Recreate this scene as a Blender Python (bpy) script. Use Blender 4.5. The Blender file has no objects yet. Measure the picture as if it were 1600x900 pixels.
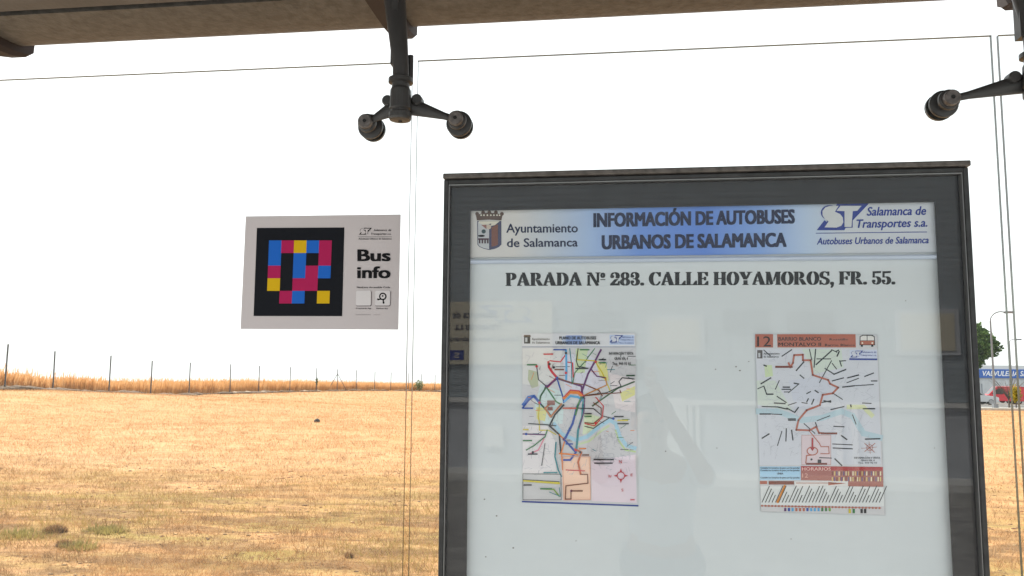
import bpy, bmesh, math, random
import numpy as np
from mathutils import Vector, Matrix, noise

random.seed(7)
rng = np.random.default_rng(11)
S = bpy.context.scene
COL = S.collection
PI = math.pi
R_ = math.radians

# ------------------------------------------------------------------ camera
FPX, YAW, PITCH, ROLL, CAMZ = 1195.18, .124142, .09952, .006006, 1.55
fw = Vector((-math.sin(YAW)*math.cos(PITCH), math.cos(YAW)*math.cos(PITCH), math.sin(PITCH)))
r0 = Vector((math.cos(YAW), math.sin(YAW), 0)); u0 = r0.cross(fw)
rt = math.cos(ROLL)*r0 + math.sin(ROLL)*u0
up = -math.sin(ROLL)*r0 + math.cos(ROLL)*u0
cd = bpy.data.cameras.new('camera'); cam = bpy.data.objects.new('camera', cd); COL.objects.link(cam)
cd.sensor_width = 36; cd.lens = FPX/1600*36; cd.clip_start = .01; cd.clip_end = 4000
M3 = Matrix((rt, up, -fw)).transposed()
cam.matrix_world = Matrix.Translation((0, 0, CAMZ)) @ M3.to_4x4()
S.camera = cam

def at(px, py, Y):
    """point of the plane y=Y that lies under a photo position (used to measure the place)"""
    d = rt*(px-800)/FPX + up*(450-py)/FPX + fw
    k = Y/d.y
    return Vector((d.x*k, Y, CAMZ + d.z*k))

# ------------------------------------------------------------------ light
SUN_AZ, SUN_EL = R_(-48), R_(50)      # azimuth from +Y, negative = left
S.world = bpy.data.worlds.new('World'); S.world.use_nodes = True
wn = S.world.node_tree.nodes; wl = S.world.node_tree.links; wn.clear()
wo = wn.new('ShaderNodeOutputWorld'); bg = wn.new('ShaderNodeBackground')
sky = wn.new('ShaderNodeTexSky'); sky.sky_type = 'NISHITA'; sky.sun_disc = False
sky.sun_elevation = SUN_EL; sky.sun_rotation = SUN_AZ
sky.dust_density = 4.0; sky.air_density = 1.0; sky.ozone_density = 1.0
tc = wn.new('ShaderNodeTexCoord'); sp = wn.new('ShaderNodeSeparateXYZ'); cb = wn.new('ShaderNodeCombineXYZ')
mx = wn.new('ShaderNodeMath'); mx.operation = 'MAXIMUM'; mx.inputs[1].default_value = .012
wl.new(tc.outputs['Generated'], sp.inputs[0]); wl.new(sp.outputs[0], cb.inputs[0]); wl.new(sp.outputs[1], cb.inputs[1])
wl.new(sp.outputs[2], mx.inputs[0]); wl.new(mx.outputs[0], cb.inputs[2]); wl.new(cb.outputs[0], sky.inputs[0])
# thin high cloud veil
nz = wn.new('ShaderNodeTexNoise'); nz.inputs['Scale'].default_value = 2.2; nz.inputs['Detail'].default_value = 5
mp = wn.new('ShaderNodeMapping'); mp.inputs['Scale'].default_value = (1, 1, 4.5)
wl.new(cb.outputs[0], mp.inputs[0]); wl.new(mp.outputs[0], nz.inputs[0])
cr = wn.new('ShaderNodeMapRange'); cr.inputs[1].default_value = .3; cr.inputs[2].default_value = .7
cr.inputs[3].default_value = .72; cr.inputs[4].default_value = .92
wl.new(nz.outputs[0], cr.inputs[0])
mix = wn.new('ShaderNodeMixRGB'); mix.inputs[2].default_value = (8.9, 9.1, 9.0, 1)
wl.new(cr.outputs[0], mix.inputs[0]); wl.new(sky.outputs[0], mix.inputs[1]); wl.new(mix.outputs[0], bg.inputs[0])
bg.inputs[1].default_value = .08
wl.new(bg.outputs[0], wo.inputs[0])

sd = bpy.data.lights.new('sun', 'SUN'); so = bpy.data.objects.new('sun', sd); COL.objects.link(so)
sd.energy = 3.0; sd.angle = R_(.6); sd.color = (1, .955, .88)
sdir = Vector((math.sin(SUN_AZ)*math.cos(SUN_EL), math.cos(SUN_AZ)*math.cos(SUN_EL), math.sin(SUN_EL)))
so.rotation_euler = sdir.to_track_quat('Z', 'Y').to_euler()
so.location = (0, 0, 30)

S.view_settings.view_transform = 'Standard'; S.view_settings.look = 'None'
S.view_settings.gamma = 1; S.view_settings.exposure = 1.2
S.render.engine = 'CYCLES'
S.cycles.max_bounces = 8; S.cycles.transparent_max_bounces = 16

# ------------------------------------------------------------------ helpers
def tag(o, label=None, cat=None, group=None, kind=None):
    if label: o['label'] = label
    if cat: o['category'] = cat
    if group: o['group'] = group
    if kind: o['kind'] = kind
    return o

def empty(name, loc, label=None, cat=None, group=None):
    o = bpy.data.objects.new(name, None); COL.objects.link(o); o.location = loc
    o.empty_display_size = .1
    return tag(o, label, cat, group)

def mat(name, col, rough=.6, metal=0, nscale=0, namt=.15, bump=0, bscale=None, spec=.5, col2=None, detail=4, stretch=(1, 1, 1)):
    m = bpy.data.materials.new(name); m.use_nodes = True
    N, L = m.node_tree.nodes, m.node_tree.links
    b = N['Principled BSDF']
    b.inputs['Base Color'].default_value = (*col, 1)
    b.inputs['Roughness'].default_value = rough; b.inputs['Metallic'].default_value = metal
    b.inputs['Specular IOR Level'].default_value = spec
    if nscale or bump:
        t = N.new('ShaderNodeTexCoord'); mp = N.new('ShaderNodeMapping'); mp.inputs['Scale'].default_value = stretch
        L.new(t.outputs['Object'], mp.inputs[0])
    if nscale:
        n = N.new('ShaderNodeTexNoise'); n.inputs['Scale'].default_value = nscale; n.inputs['Detail'].default_value = detail
        L.new(mp.outputs[0], n.inputs[0])
        x = N.new('ShaderNodeMixRGB')
        c2 = col2 or tuple(max(0, c*(1-2*namt)) for c in col)
        c1 = col if col2 else tuple(min(1, c*(1+namt)) for c in col)
        x.inputs[1].default_value = (*c1, 1); x.inputs[2].default_value = (*c2, 1)
        r = N.new('ShaderNodeMapRange'); r.inputs[1].default_value = .35; r.inputs[2].default_value = .65
        L.new(n.outputs[0], r.inputs[0]); L.new(r.outputs[0], x.inputs[0]); L.new(x.outputs[0], b.inputs['Base Color'])
    if bump:
        n2 = N.new('ShaderNodeTexNoise'); n2.inputs['Scale'].default_value = bscale or nscale*3 or 30; n2.inputs['Detail'].default_value = 5
        L.new(mp.outputs[0], n2.inputs[0])
        bp = N.new('ShaderNodeBump'); bp.inputs['Strength'].default_value = bump; bp.inputs['Distance'].default_value = .02
        L.new(n2.outputs[0], bp.inputs['Height']); L.new(bp.outputs[0], b.inputs['Normal'])
    return m

class MB:
    def __init__(s): s.v = []; s.f = []; s.m = []; s.sm = []; s.mats = []
    def mi(s, m):
        if m not in s.mats: s.mats.append(m)
        return s.mats.index(m)
    def add(s, vs, fs, m, smooth=False):
        k = len(s.v); s.v += [tuple(v) for v in vs]; i = s.mi(m)
        for f in fs: s.f.append([a+k for a in f]); s.m.append(i); s.sm.append(smooth)
        return s
    def box(s, x0, x1, y0, y1, z0, z1, m):
        vs = [(x, y, z) for z in (z0, z1) for y in (y0, y1) for x in (x0, x1)]
        return s.add(vs, [(0, 2, 3, 1), (4, 5, 7, 6), (0, 1, 5, 4), (2, 6, 7, 3), (0, 4, 6, 2), (1, 3, 7, 5)], m)
    def bbox(s, x0, x1, y0, y1, z0, z1, m, bev=.003, seg=2):
        bm = bmesh.new(); bmesh.ops.create_cube(bm, size=1)
        for v in bm.verts:
            v.co = Vector(((x0+x1)/2+v.co.x*(x1-x0), (y0+y1)/2+v.co.y*(y1-y0), (z0+z1)/2+v.co.z*(z1-z0)))
        bmesh.ops.bevel(bm, geom=bm.edges[:], offset=bev, segments=seg, affect='EDGES', profile=.5)
        bm.verts.index_update()
        s.add([v.co for v in bm.verts], [[v.index for v in f.verts] for f in bm.faces], m, False); bm.free(); return s
    def tube(s, pts, rad, m, n=10, cap=True, flat=(1, 1), upv=None):
        pts = [Vector(p) for p in pts]; k = len(pts)
        if not hasattr(rad, '__len__'): rad = [rad]*k
        vs = []
        for i, p in enumerate(pts):
            d = (pts[min(i+1, k-1)]-pts[max(i-1, 0)]).normalized()
            a = Vector(upv) if upv else (Vector((0, 0, 1)) if abs(d.z) < .95 else Vector((0, 1, 0)))
            e1 = d.cross(a).normalized(); e2 = e1.cross(d)
            for j in range(n):
                t = 2*PI*j/n
                vs.append(p + e1*math.cos(t)*rad[i]*flat[0] + e2*math.sin(t)*rad[i]*flat[1])
        fs = [(i*n+j, i*n+(j+1) % n, (i+1)*n+(j+1) % n, (i+1)*n+j) for i in range(k-1) for j in range(n)]
        s.add(vs, fs, m, True)
        if cap: s.add([vs[j] for j in range(n)], [list(range(n))[::-1]], m); s.add([vs[(k-1)*n+j] for j in range(n)], [list(range(n))], m)
        return s
    def lathe(s, c, prof, m, axis='z', n=20):
        """prof: (t, radius) along axis from c"""
        c = Vector(c); vs = []
        for t, r in prof:
            for j in range(n):
                a = 2*PI*j/n; u, w = r*math.cos(a), r*math.sin(a)
                vs.append(c + (Vector((u, w, t)) if axis == 'z' else Vector((u, t, w)) if axis == 'y' else Vector((t, u, w))))
        fs = [(i*n+j, i*n+(j+1) % n, (i+1)*n+(j+1) % n, (i+1)*n+j) for i in range(len(prof)-1) for j in range(n)]
        s.add(vs, fs, m, False)
        s.add(vs[:n], [list(range(n))[::-1]], m); s.add(vs[-n:], [list(range(n))], m); return s
    def build(s, name, parent=None, origin=None):
        me = bpy.data.meshes.new(name)
        o3 = Vector(origin) if origin is not None else (Vector(parent_loc(parent)) if parent else Vector((0, 0, 0)))
        me.from_pydata([tuple(Vector(v)-o3) for v in s.v], [], s.f)
        for m in s.mats: me.materials.append(m)
        me.polygons.foreach_set('material_index', s.m); me.polygons.foreach_set('use_smooth', s.sm)
        me.validate(); me.update()
        bm = bmesh.new(); bm.from_mesh(me); bmesh.ops.recalc_face_normals(bm, faces=bm.faces); bm.to_mesh(me); bm.free()
        o = bpy.data.objects.new(name, me); COL.objects.link(o)
        if parent:
            o.parent = parent; o.location = o3 - parent_loc(parent)
        else: o.location = o3
        return o

def parent_loc(p):
    l = Vector((0, 0, 0))
    while p: l = l + p.location; p = p.parent
    return l

def npmesh(name, co, faces_n, mats, attr=None, attr2=None):
    """co (N,3); faces_n = verts per face; consecutive verts form faces"""
    me = bpy.data.meshes.new(name); n = len(co); k = n//faces_n
    me.vertices.add(n); me.vertices.foreach_set('co', co.astype(np.float32).ravel())
    me.loops.add(n); me.loops.foreach_set('vertex_index', np.arange(n, dtype=np.int32))
    me.polygons.add(k); me.polygons.foreach_set('loop_start', np.arange(0, n, faces_n, dtype=np.int32))
    me.update(calc_edges=True)
    for m in mats: me.materials.append(m)
    if attr is not None:
        a = me.attributes.new('tint', 'FLOAT', 'FACE'); a.data.foreach_set('value', attr.astype(np.float32))
    o = bpy.data.objects.new(name, me); COL.objects.link(o); return o

def copy_tree(o, parent=None):
    c = o.copy(); COL.objects.link(c); c.parent = parent
    for ch in o.children: copy_tree(ch, c)
    return c

# ------------------------------------------------------------------ flat print: lettering, line work, patches
_tc = {}
def raw_text(s, bold=0.0, shear=0.0, res=3, space=1.0):
    k = (s, bold, shear, res, space)
    if k in _tc: return _tc[k]
    cu = bpy.data.curves.new('t', 'FONT'); cu.body = s; cu.resolution_u = res; cu.offset = bold; cu.shear = shear
    cu.fill_mode = 'FRONT'; cu.space_character = space
    o = bpy.data.objects.new('t', cu); COL.objects.link(o)
    dg = bpy.context.evaluated_depsgraph_get()
    me = bpy.data.meshes.new_from_object(o.evaluated_get(dg))
    vs = [(v.co.x, v.co.y) for v in me.vertices]; fs = [list(p.vertices) for p in me.polygons]
    bpy.data.meshes.remove(me); bpy.data.objects.remove(o); bpy.data.curves.remove(cu)
    _tc[k] = (vs, fs); return _tc[k]

class PB:
    """ink on a plane: coordinates are (a,b) turned into 3D by fn(a,b); layers step off the surface by nrm"""
    def __init__(s, fn, nrm, step=.00025): s.fn = fn; s.n = Vector(nrm); s.mb = MB(); s.step = step
    def P(s, a, b, layer): return s.fn(a, b) + s.n*s.step*layer
    def poly(s, pts, m, layer=1): s.mb.add([s.P(a, b, layer) for a, b in pts], [list(range(len(pts)))], m); return s
    def rect(s, a0, b0, a1, b1, m, layer=1): return s.poly([(a0, b0), (a1, b0), (a1, b1), (a0, b1)], m, layer)
    def disc(s, a, b, r, m, layer=1, n=12, rb=None):
        rb = rb or r
        return s.poly([(a+r*math.cos(2*PI*i/n), b+rb*math.sin(2*PI*i/n)) for i in range(n)], m, layer)
    def ring(s, a, b, r, w, m, layer=1, n=18, a0=0, a1=2*PI, rb=None):
        rb = rb or r; vs = []
        for i in range(n+1):
            t = a0+(a1-a0)*i/n; c, d = math.cos(t), math.sin(t)
            vs += [s.P(a+(r+w/2)*c, b+(rb+w/2)*d, layer), s.P(a+(r-w/2)*c, b+(rb-w/2)*d, layer)]
        s.mb.add(vs, [(2*i, 2*i+1, 2*i+3, 2*i+2) for i in range(n)], m); return s
    def line(s, pts, w, m, layer=1, close=False):
        if close: pts = list(pts)+[pts[0]]
        for i in range(len(pts)-1):
            (a, b), (c, d) = pts[i], pts[i+1]; l = math.hypot(c-a, d-b) or 1e-9
            nx, ny = -(d-b)/l*w/2, (c-a)/l*w/2; ex, ey = (c-a)/l*w*.3, (d-b)/l*w*.3
            s.poly([(a+nx-ex, b+ny-ey), (c+nx+ex, d+ny+ey), (c-nx+ex, d-ny+ey), (a-nx-ex, b-ny-ey)], m, layer + (i % 3)*.08)
        return s
    def text(s, t, a0, base, a1, cap, m, layer=2, bold=0.012, shear=0, res=3, down=True, skew=0.0):
        """fit a string between a0 and a1, cap height cap; b grows downwards when down"""
        vs, fs = raw_text(t, 0, shear, res)
        if not vs: return s
        xs = [v[0] for v in vs]; x0, x1 = min(xs), max(xs); k = (a1-a0)/(x1-x0); h = cap/.73*(-1 if down else 1)
        cp = [(0, 0)] if bold <= 0 else [(-bold, 0), (bold, 0), (0, bold*.7), (0, -bold*.7)] if bold < .03 else [(i*bold*.5, j*bold*.45) for i in (-2, -1, 0, 1, 2) for j in (-1, 1)]
        k2 = (a1-a0)/(x1-x0+2*max(0, bold))
        for q, (dx, dy) in enumerate(cp):
            s.mb.add([s.P(a0+(x-x0+dx+max(0, bold))*k2, base+(y+dy)*h + skew*(x-x0)/(x1-x0), layer+q*.13) for x, y in vs], fs, m)
        return s
    def build(s, name, parent=None, origin=None): return s.mb.build(name, parent, origin)

# ------------------------------------------------------------------ materials
def glass_mat(name, tint=(.97, .985, .98), f0=.042):
    m = bpy.data.materials.new(name); m.use_nodes = True; N, L = m.node_tree.nodes, m.node_tree.links; N.clear()
    out = N.new('ShaderNodeOutputMaterial'); mixs = N.new('ShaderNodeMixShader')
    tr = N.new('ShaderNodeBsdfTransparent'); tr.inputs[0].default_value = (*tint, 1)
    gl = N.new('ShaderNodeBsdfGlossy'); gl.inputs['Roughness'].default_value = 0.0
    g = N.new('ShaderNodeNewGeometry'); dt = N.new('ShaderNodeVectorMath'); dt.operation = 'DOT_PRODUCT'
    L.new(g.outputs['Normal'], dt.inputs[0]); L.new(g.outputs['Incoming'], dt.inputs[1])
    ab = N.new('ShaderNodeMath'); ab.operation = 'ABSOLUTE'; L.new(dt.outputs['Value'], ab.inputs[0])
    su = N.new('ShaderNodeMath'); su.operation = 'SUBTRACT'; su.inputs[0].default_value = 1; L.new(ab.outputs[0], su.inputs[1])
    pw = N.new('ShaderNodeMath'); pw.operation = 'POWER'; pw.inputs[1].default_value = 5; L.new(su.outputs[0], pw.inputs[0])
    ma = N.new('ShaderNodeMath'); ma.operation = 'MULTIPLY_ADD'; ma.inputs[1].default_value = 1-f0; ma.inputs[2].default_value = f0
    L.new(pw.outputs[0], ma.inputs[0]); L.new(ma.outputs[0], mixs.inputs[0]); L.new(tr.outputs[0], mixs.inputs[1]); L.new(gl.outputs[0], mixs.inputs[2])
    L.new(mixs.outputs[0], out.inputs[0]); return m
GLASS = glass_mat('clear_glass', f0=.02); GLASS2 = glass_mat('board_glass', (.985, .992, .996), .035)
EDGE = bpy.data.materials.new('glass_edge'); EDGE.use_nodes = True
_n, _l = EDGE.node_tree.nodes, EDGE.node_tree.links
_b = _n['Principled BSDF']; _b.inputs['Base Color'].default_value = (.05, .06, .05, 1); _b.inputs['Roughness'].default_value = .2
_t = _n.new('ShaderNodeBsdfTransparent'); _t.inputs[0].default_value = (.75, .82, .78, 1); _x = _n.new('ShaderNodeMixShader'); _x.inputs[0].default_value = .06
_l.new(_b.outputs[0], _x.inputs[1]); _l.new(_t.outputs[0], _x.inputs[2]); _l.new(_x.outputs[0], _n['Material Output'].inputs[0])

M_roof = mat('roof_aluminium', (.075, .068, .062), .7, .0, 9, .10, .1, 60)
M_fascia = mat('fascia_aluminium', (.066, .060, .053), .6, .0, 40, .16, .15, 90)
M_cast = mat('cast_iron_paint', (.040, .038, .038), .42, .0, 30, .06, .05, 300)
M_cast2 = mat('bolt_metal', (.12, .105, .10), .4, .0, 120, .2)
M_dark = mat('dark_hole', (.012, .012, .012), .8)
M_frame = mat('frame_anodised', (.03, .03, .031), .3, .2, 40, .2)
M_bead = mat('frame_bead', (.24, .24, .24), .3, .7)
M_cap = mat('frame_cap_bronze', (.11, .095, .085), .35, .5, 60, .2)
M_mask = mat('printed_mask', (.013, .012, .015), .6, spec=.2)
M_white = mat('panel_white', (.65, .685, .70), .55, 0, 1.5, .015)
M_rail = mat('rail_enamel', (.56, .62, .74), .28)
M_paper = mat('paper', (.62, .61, .63), .6, 0, 8, .02)
M_ink = mat('ink_black', (.008, .008, .010), .6, spec=.12)
M_navy = mat('ink_navy', (.012, .02, .065), .6, spec=.12)
M_blue = mat('ink_blue', (.02, .045, .28), .6, spec=.12)
INK = {}
def ink(r, g, b):
    k = (r, g, b)
    if k not in INK:
        f = lambda c: (c/255)**2.2
        INK[k] = mat('ink_%02x%02x%02x' % k, (f(r), f(g), f(b)), .6, spec=.15)
    return INK[k]

# ------------------------------------------------------------------ terrain
def sst(t): t = min(1, max(0, t)); return t*t*(3-2*t)
FENCE = [(-28.41, 33.36, .18), (-29.2, 37.6, -.10), (-28.21, 40.8, -.28), (-27.44, 43.64, -.57), (-28.39, 49.6, -.66), (-27.9, 54.4, -.75),
         (-28.2, 59.8, -.88), (-27.61, 64.6, -.98), (-27.3, 69.9, -1.1), (-27.1, 75.1, -1.24), (-26.6, 79.5, -1.36), (-26.09, 84.4, -1.52),
         (-25.6, 89.2, -1.66), (-24.3, 92.6, -1.75), (-23.6, 96.4, -1.91), (-22.4, 98.7, -1.97)]
FY = np.array([f[1] for f in FENCE]); FX = np.array([f[0] for f in FENCE]); FZ = np.array([f[2] for f in FENCE])
def base_z(y):
    t = y-16
    if t <= -4: return 0
    if t < 4: return -.034*(t+4)**2/16
    return -.034*t
OFF = np.array([f[2]-base_z(f[1]) for f in FENCE])
def g(x, y):
    z = base_z(min(y, 140)) - .012*max(0, y-140)
    if y > 14:
        z += float(np.interp(y, FY, OFF))*sst((-9-x)/17)*sst((y-14)/16)*(1-sst((y-110)/60))
    if x < -33: z -= .055*min(-33-x, 400)
    if y > 4: z += .035*noise.noise(Vector((x*.35, y*.35, 0)))*sst((y-4)/4)
    return z
def axis_pts(lo, hi, s0, growth):
    out = [0.0]; s = s0
    while out[-1] < hi: out.append(out[-1]+s); s *= growth
    neg = [0.0]; s = s0
    while neg[-1] > lo: neg.append(neg[-1]-s); s *= growth
    return sorted(set(neg[1:]+out))
ys = [y+7 for y in axis_pts(-70, 1500, .13, 1.032)]; xs = [x-3 for x in axis_pts(-900, 900, .16, 1.038)]

GM = bpy.data.materials.new('dry_field'); GM.use_nodes = True
def field_material(m, straw, pale, brown, green, rough=.95):
    N, L = m.node_tree.nodes, m.node_tree.links; b = N['Principled BSDF']; b.inputs['Roughness'].default_value = rough
    b.inputs['Specular IOR Level'].default_value = .1
    t = N.new('ShaderNodeTexCoord')
    def nz(scale, det=6, st=(1, 1, 1), lo=.4, hi=.6, dist=0):
        mp = N.new('ShaderNodeMapping'); mp.inputs['Scale'].default_value = st; L.new(t.outputs['Object'], mp.inputs[0])
        n = N.new('ShaderNodeTexNoise'); n.inputs['Scale'].default_value = scale; n.inputs['Detail'].default_value = det; n.inputs['Distortion'].default_value = dist
        n.inputs['Roughness'].default_value = .65
        L.new(mp.outputs[0], n.inputs[0])
        r = N.new('ShaderNodeMapRange'); r.inputs[1].default_value = lo; r.inputs[2].default_value = hi; L.new(n.outputs[0], r.inputs[0]); return r.outputs[0]
    def mixc(f, a, b2):
        x = N.new('ShaderNodeMixRGB'); L.new(f, x.inputs[0])
        for i, c in ((1, a), (2, b2)):
            if isinstance(c, tuple): x.inputs[i].default_value = (*c, 1)
            else: L.new(c, x.inputs[i])
        return x.outputs[0]
    def mul(a, c):
        x = N.new('ShaderNodeMath'); x.operation = 'MULTIPLY'; L.new(a, x.inputs[0])
        if isinstance(c, (int, float)): x.inputs[1].default_value = c
        else: L.new(c, x.inputs[1])
        return x.outputs[0]
    c = mixc(nz(.22, 5, (.7, 1, 1), .38, .66), straw, pale)
    c = mixc(mul(nz(1.7, 8, (.6, 1.3, 1), .47, .68), .8), c, tuple(.72*v for v in straw))
    c = mixc(mul(nz(9, 6, (1, 1, 1), .5, .75), .65), c, brown)
    c = mixc(mul(nz(1.3, 8, (.45, 3.2, 1), .55, .66, .3), .42), c, brown)
    c = mixc(mul(nz(.8, 7, (.4, 2.6, 1), .56, .68, .3), .5), c, (.60, .39, .22))
    # greener, weedier ground close to the stop
    s = N.new('ShaderNodeSeparateXYZ'); L.new(t.outputs['Object'], s.inputs[0])
    near = N.new('ShaderNodeMapRange'); near.inputs[1].default_value = 12.5; near.inputs[2].default_value = 7.5; L.new(s.outputs[1], near.inputs[0])
    c = mixc(mul(near.outputs[0], nz(.9, 6, (.6, 1.5, 1), .42, .62)), c, green)
    c = mixc(mul(near.outputs[0], nz(2.6, 8, (.5, 1.5, 1), .44, .60, .5)), c, tuple(.8*v for v in brown))
    c = mixc(mul(nz(1.1, 7, (.5, 1.6, 1), .60, .68, .6), mul(near.outputs[0], .75)), c, tuple(.5*v for v in brown))
    L.new(c, b.inputs['Base Color'])
    n2 = N.new('ShaderNodeTexNoise'); n2.inputs['Scale'].default_value = 14; n2.inputs['Detail'].default_value = 8; L.new(t.outputs['Object'], n2.inputs[0])
    bp = N.new('ShaderNodeBump'); bp.inputs['Strength'].default_value = .7; bp.inputs['Distance'].default_value = .05
    L.new(n2.outputs[0], bp.inputs['Height']); L.new(bp.outputs[0], b.inputs['Normal'])
field_material(GM, (.50, .27, .12), (.55, .325, .165), (.25, .145, .07), (.30, .22, .075))

gv = [(x, y, g(x, y)-(.15 if y < 2.6 else 0)) for y in ys for x in xs]; nx = len(xs)
me = bpy.data.meshes.new('ground')
me.from_pydata(gv, [], [(j*nx+i, j*nx+i+1, (j+1)*nx+i+1, (j+1)*nx+i) for j in range(len(ys)-1) for i in range(nx-1)])
me.materials.append(GM); me.polygons.foreach_set('use_smooth', [True]*len(me.polygons)); me.update()
go = bpy.data.objects.new('field_ground', me); COL.objects.link(go); tag(go, kind='structure')

# ------------------------------------------------------------------ grass
def tint_mat(name, stops, trans=.25):
    m = bpy.data.materials.new(name); m.use_nodes = True; N, L = m.node_tree.nodes, m.node_tree.links
    b = N['Principled BSDF']; b.inputs['Roughness'].default_value = .7; b.inputs['Specular IOR Level'].default_value = .2
    a = N.new('ShaderNodeAttribute'); a.attribute_name = 'tint'
    r = N.new('ShaderNodeValToRGB'); e = r.color_ramp.elements
    e[0].position = stops[0][0]; e[0].color = (*stops[0][1], 1); e[1].position = stops[-1][0]; e[1].color = (*stops[-1][1], 1)
    for p, c in stops[1:-1]: q = e.new(p); q.color = (*c, 1)
    L.new(a.outputs['Fac'], r.inputs[0]); L.new(r.outputs[0], b.inputs['Base Color'])
    tl = N.new('ShaderNodeBsdfTranslucent'); L.new(r.outputs[0], tl.inputs[0]); x = N.new('ShaderNodeMixShader'); x.inputs[0].default_value = trans
    L.new(b.outputs[0], x.inputs[1]); L.new(tl.outputs[0], x.inputs[2]); L.new(x.outputs[0], N['Material Output'].inputs[0]); return m
M_straw = tint_mat('straw_blades', [(0, (.19, .115, .055)), (.25, (.44, .245, .11)), (.6, (.55, .315, .14)), (.85, (.60, .375, .19)), (1, (.40, .29, .09))])
M_tall = tint_mat('tall_dry_grass', [(0, (.42, .21, .08)), (.5, (.66, .37, .155)), (1, (.78, .52, .27))], .4)
M_leaf = tint_mat('tree_leaves', [(0, (.03, .06, .02)), (.5, (.08, .145, .035)), (1, (.19, .27, .07))], .35)
M_weed = tint_mat('weed_leaves', [(0, (.24, .20, .07)), (1, (.42, .34, .12))], .35)

def gz_many(x, y): return np.array([g(a, b) for a, b in zip(x, y)])
def wedge(n, y0, y1):
    y = np.exp(rng.uniform(math.log(y0), math.log(y1), n))
    side = rng.random(n); r = np.where(side < .72, rng.uniform(-1.02, .03, n), np.where(side < .86, rng.uniform(.36, .66, n), rng.uniform(.03, .36, n)))
    return r*y, y
def blades(n, y0, y1, clump=18):
    x, y = wedge(n, y0, y1)
    k = n//clump; cx, cy = wedge(k, y0, y1); i = rng.integers(0, k, n)
    m = rng.random(n) < .6
    x = np.where(m, cx[i]+rng.normal(0, .045, n)*(cy[i]/8), x); y = np.where(m, cy[i]+rng.normal(0, .04, n)*(cy[i]/8), y)
    z = gz_many(x, y) - .004
    gap = np.array([noise.noise(Vector((a*1.1, b*1.9, 3))) for a, b in zip(x, y)])        # worn patches with little straw
    pn = np.array([noise.noise(Vector((a*.45, b*.8, 9))) for a, b in zip(x, y)])
    sc = .75+y/30
    L = rng.uniform(.025, .085, n)*sc*(1+.35*np.clip((10-y)/3, 0, 1))*np.where(gap > .22, .45, 1); w = .0042*(y/6.5)**.6*rng.uniform(.6, 1.3, n)
    th = rng.uniform(0, 2*PI, n); ln = np.abs(rng.normal(.92, .38, n)).clip(0, 1.42)
    dx, dy, dz = np.sin(ln)*np.cos(th), np.sin(ln)*np.sin(th), np.cos(ln)
    ph = rng.uniform(0, PI, n); wx, wy = np.cos(ph)*w/2, np.sin(ph)*w/2
    b = np.stack([x, y, z], 1); t = b+np.stack([dx, dy, dz], 1)*L[:, None]; q = np.stack([wx, wy, 0*wx], 1)
    co = np.stack([b-q, b+q, t], 1).reshape(-1, 3)
    tint = np.clip(rng.normal(.55, .2, n), .02, .85)
    gr = (pn+.12*np.clip((-x-1)/3, -1, 1) > -.02) & (rng.random(n) < .6*np.clip((11.5-y)/3, 0, 1)); tint = np.where(gr, 1.0, tint)
    fine = np.array([noise.noise(Vector((a*2.2, b*5.5, 5))) for a, b in zip(x, y)])
    tint = np.where(rng.random(n) < (.08+.3*(gap > .15)+  .55*(fine > .06))*np.clip((17-y)/7, .1, 1), rng.uniform(0, .18, n), tint)
    return co, tint
co, ti = blades(680000, 4.6, 104)
tag(npmesh('mown_dry_grass', co, 3, [M_straw], ti), 'short mown dry grass and straw covering the field', 'grass', kind='stuff')

# tall grass behind the fence
n = 90000
y = rng.uniform(24, 112, n); fx = np.interp(y, FY, FX)
depth = rng.random(n)**1.6*9
x = fx-.5-depth
z = gz_many(x, y)
pat = .5+.5*np.sin(y*.55+np.sin(y*.21)*3)*np.sin(y*1.7)
L = rng.uniform(.45, .95, n)*(.8+.35*pat)*np.where(rng.random(n) < .10, 1.3, 1)
th = rng.uniform(0, 2*PI, n); ln = np.abs(rng.normal(.12, .14, n)); w = .022
b = np.stack([x, y, z], 1); t = b+np.stack([np.sin(ln)*np.cos(th), np.sin(ln)*np.sin(th), np.cos(ln)], 1)*L[:, None]
q = np.stack([np.full(n, .75*w), np.full(n, .65*w), np.zeros(n)], 1)
co = np.stack([b-q, b+q, t+q*.35, t-q*.35], 1).reshape(-1, 3)
tag(npmesh('tall_dry_grass', co, 4, [M_tall], np.clip(rng.normal(.5, .25, n), 0, 1)), 'tall dry golden grass standing behind the fence posts', 'tall grass', kind='stuff')

# rubble and dark earth line along the fence
M_earth = mat('turned_earth', (.16, .105, .065), .95, 0, 8, .3, .8, 40)
M_stone = mat('pale_stone', (.46, .36, .26), .9, 0, 12, .15, .5, 40)
def lump(mb, c, rx, ry, rz, m, seed, sub=2, amp=.28):
    bm = bmesh.new(); bmesh.ops.create_icosphere(bm, subdivisions=sub, radius=1)
    for v in bm.verts:
        d = 1+amp*noise.noise(v.co*1.6+Vector((seed*3.1, seed*1.7, 0)))+amp*.5*noise.noise(v.co*4+Vector((seed, 0, 0)))
        v.co = Vector((c[0]+v.co.x*rx*d, c[1]+v.co.y*ry*d, c[2]+v.co.z*rz*d))
    bm.verts.index_update(); mb.add([v.co for v in bm.verts], [[v.index for v in f.verts] for f in bm.faces], m, True); bm.free()
mb = MB()
for i in range(230):
    y_ = random.uniform(31, 104); x_ = float(np.interp(y_, FY, FX))+random.uniform(-.2, .9)
    s_ = random.uniform(.16, .44)*(1.4 if y_ < 47 else 1.05)
    lump(mb, (x_, y_, g(x_, y_)), s_*1.5, s_*2, s_*.42, M_earth if random.random() < .97 else M_stone, i, 1)
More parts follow.
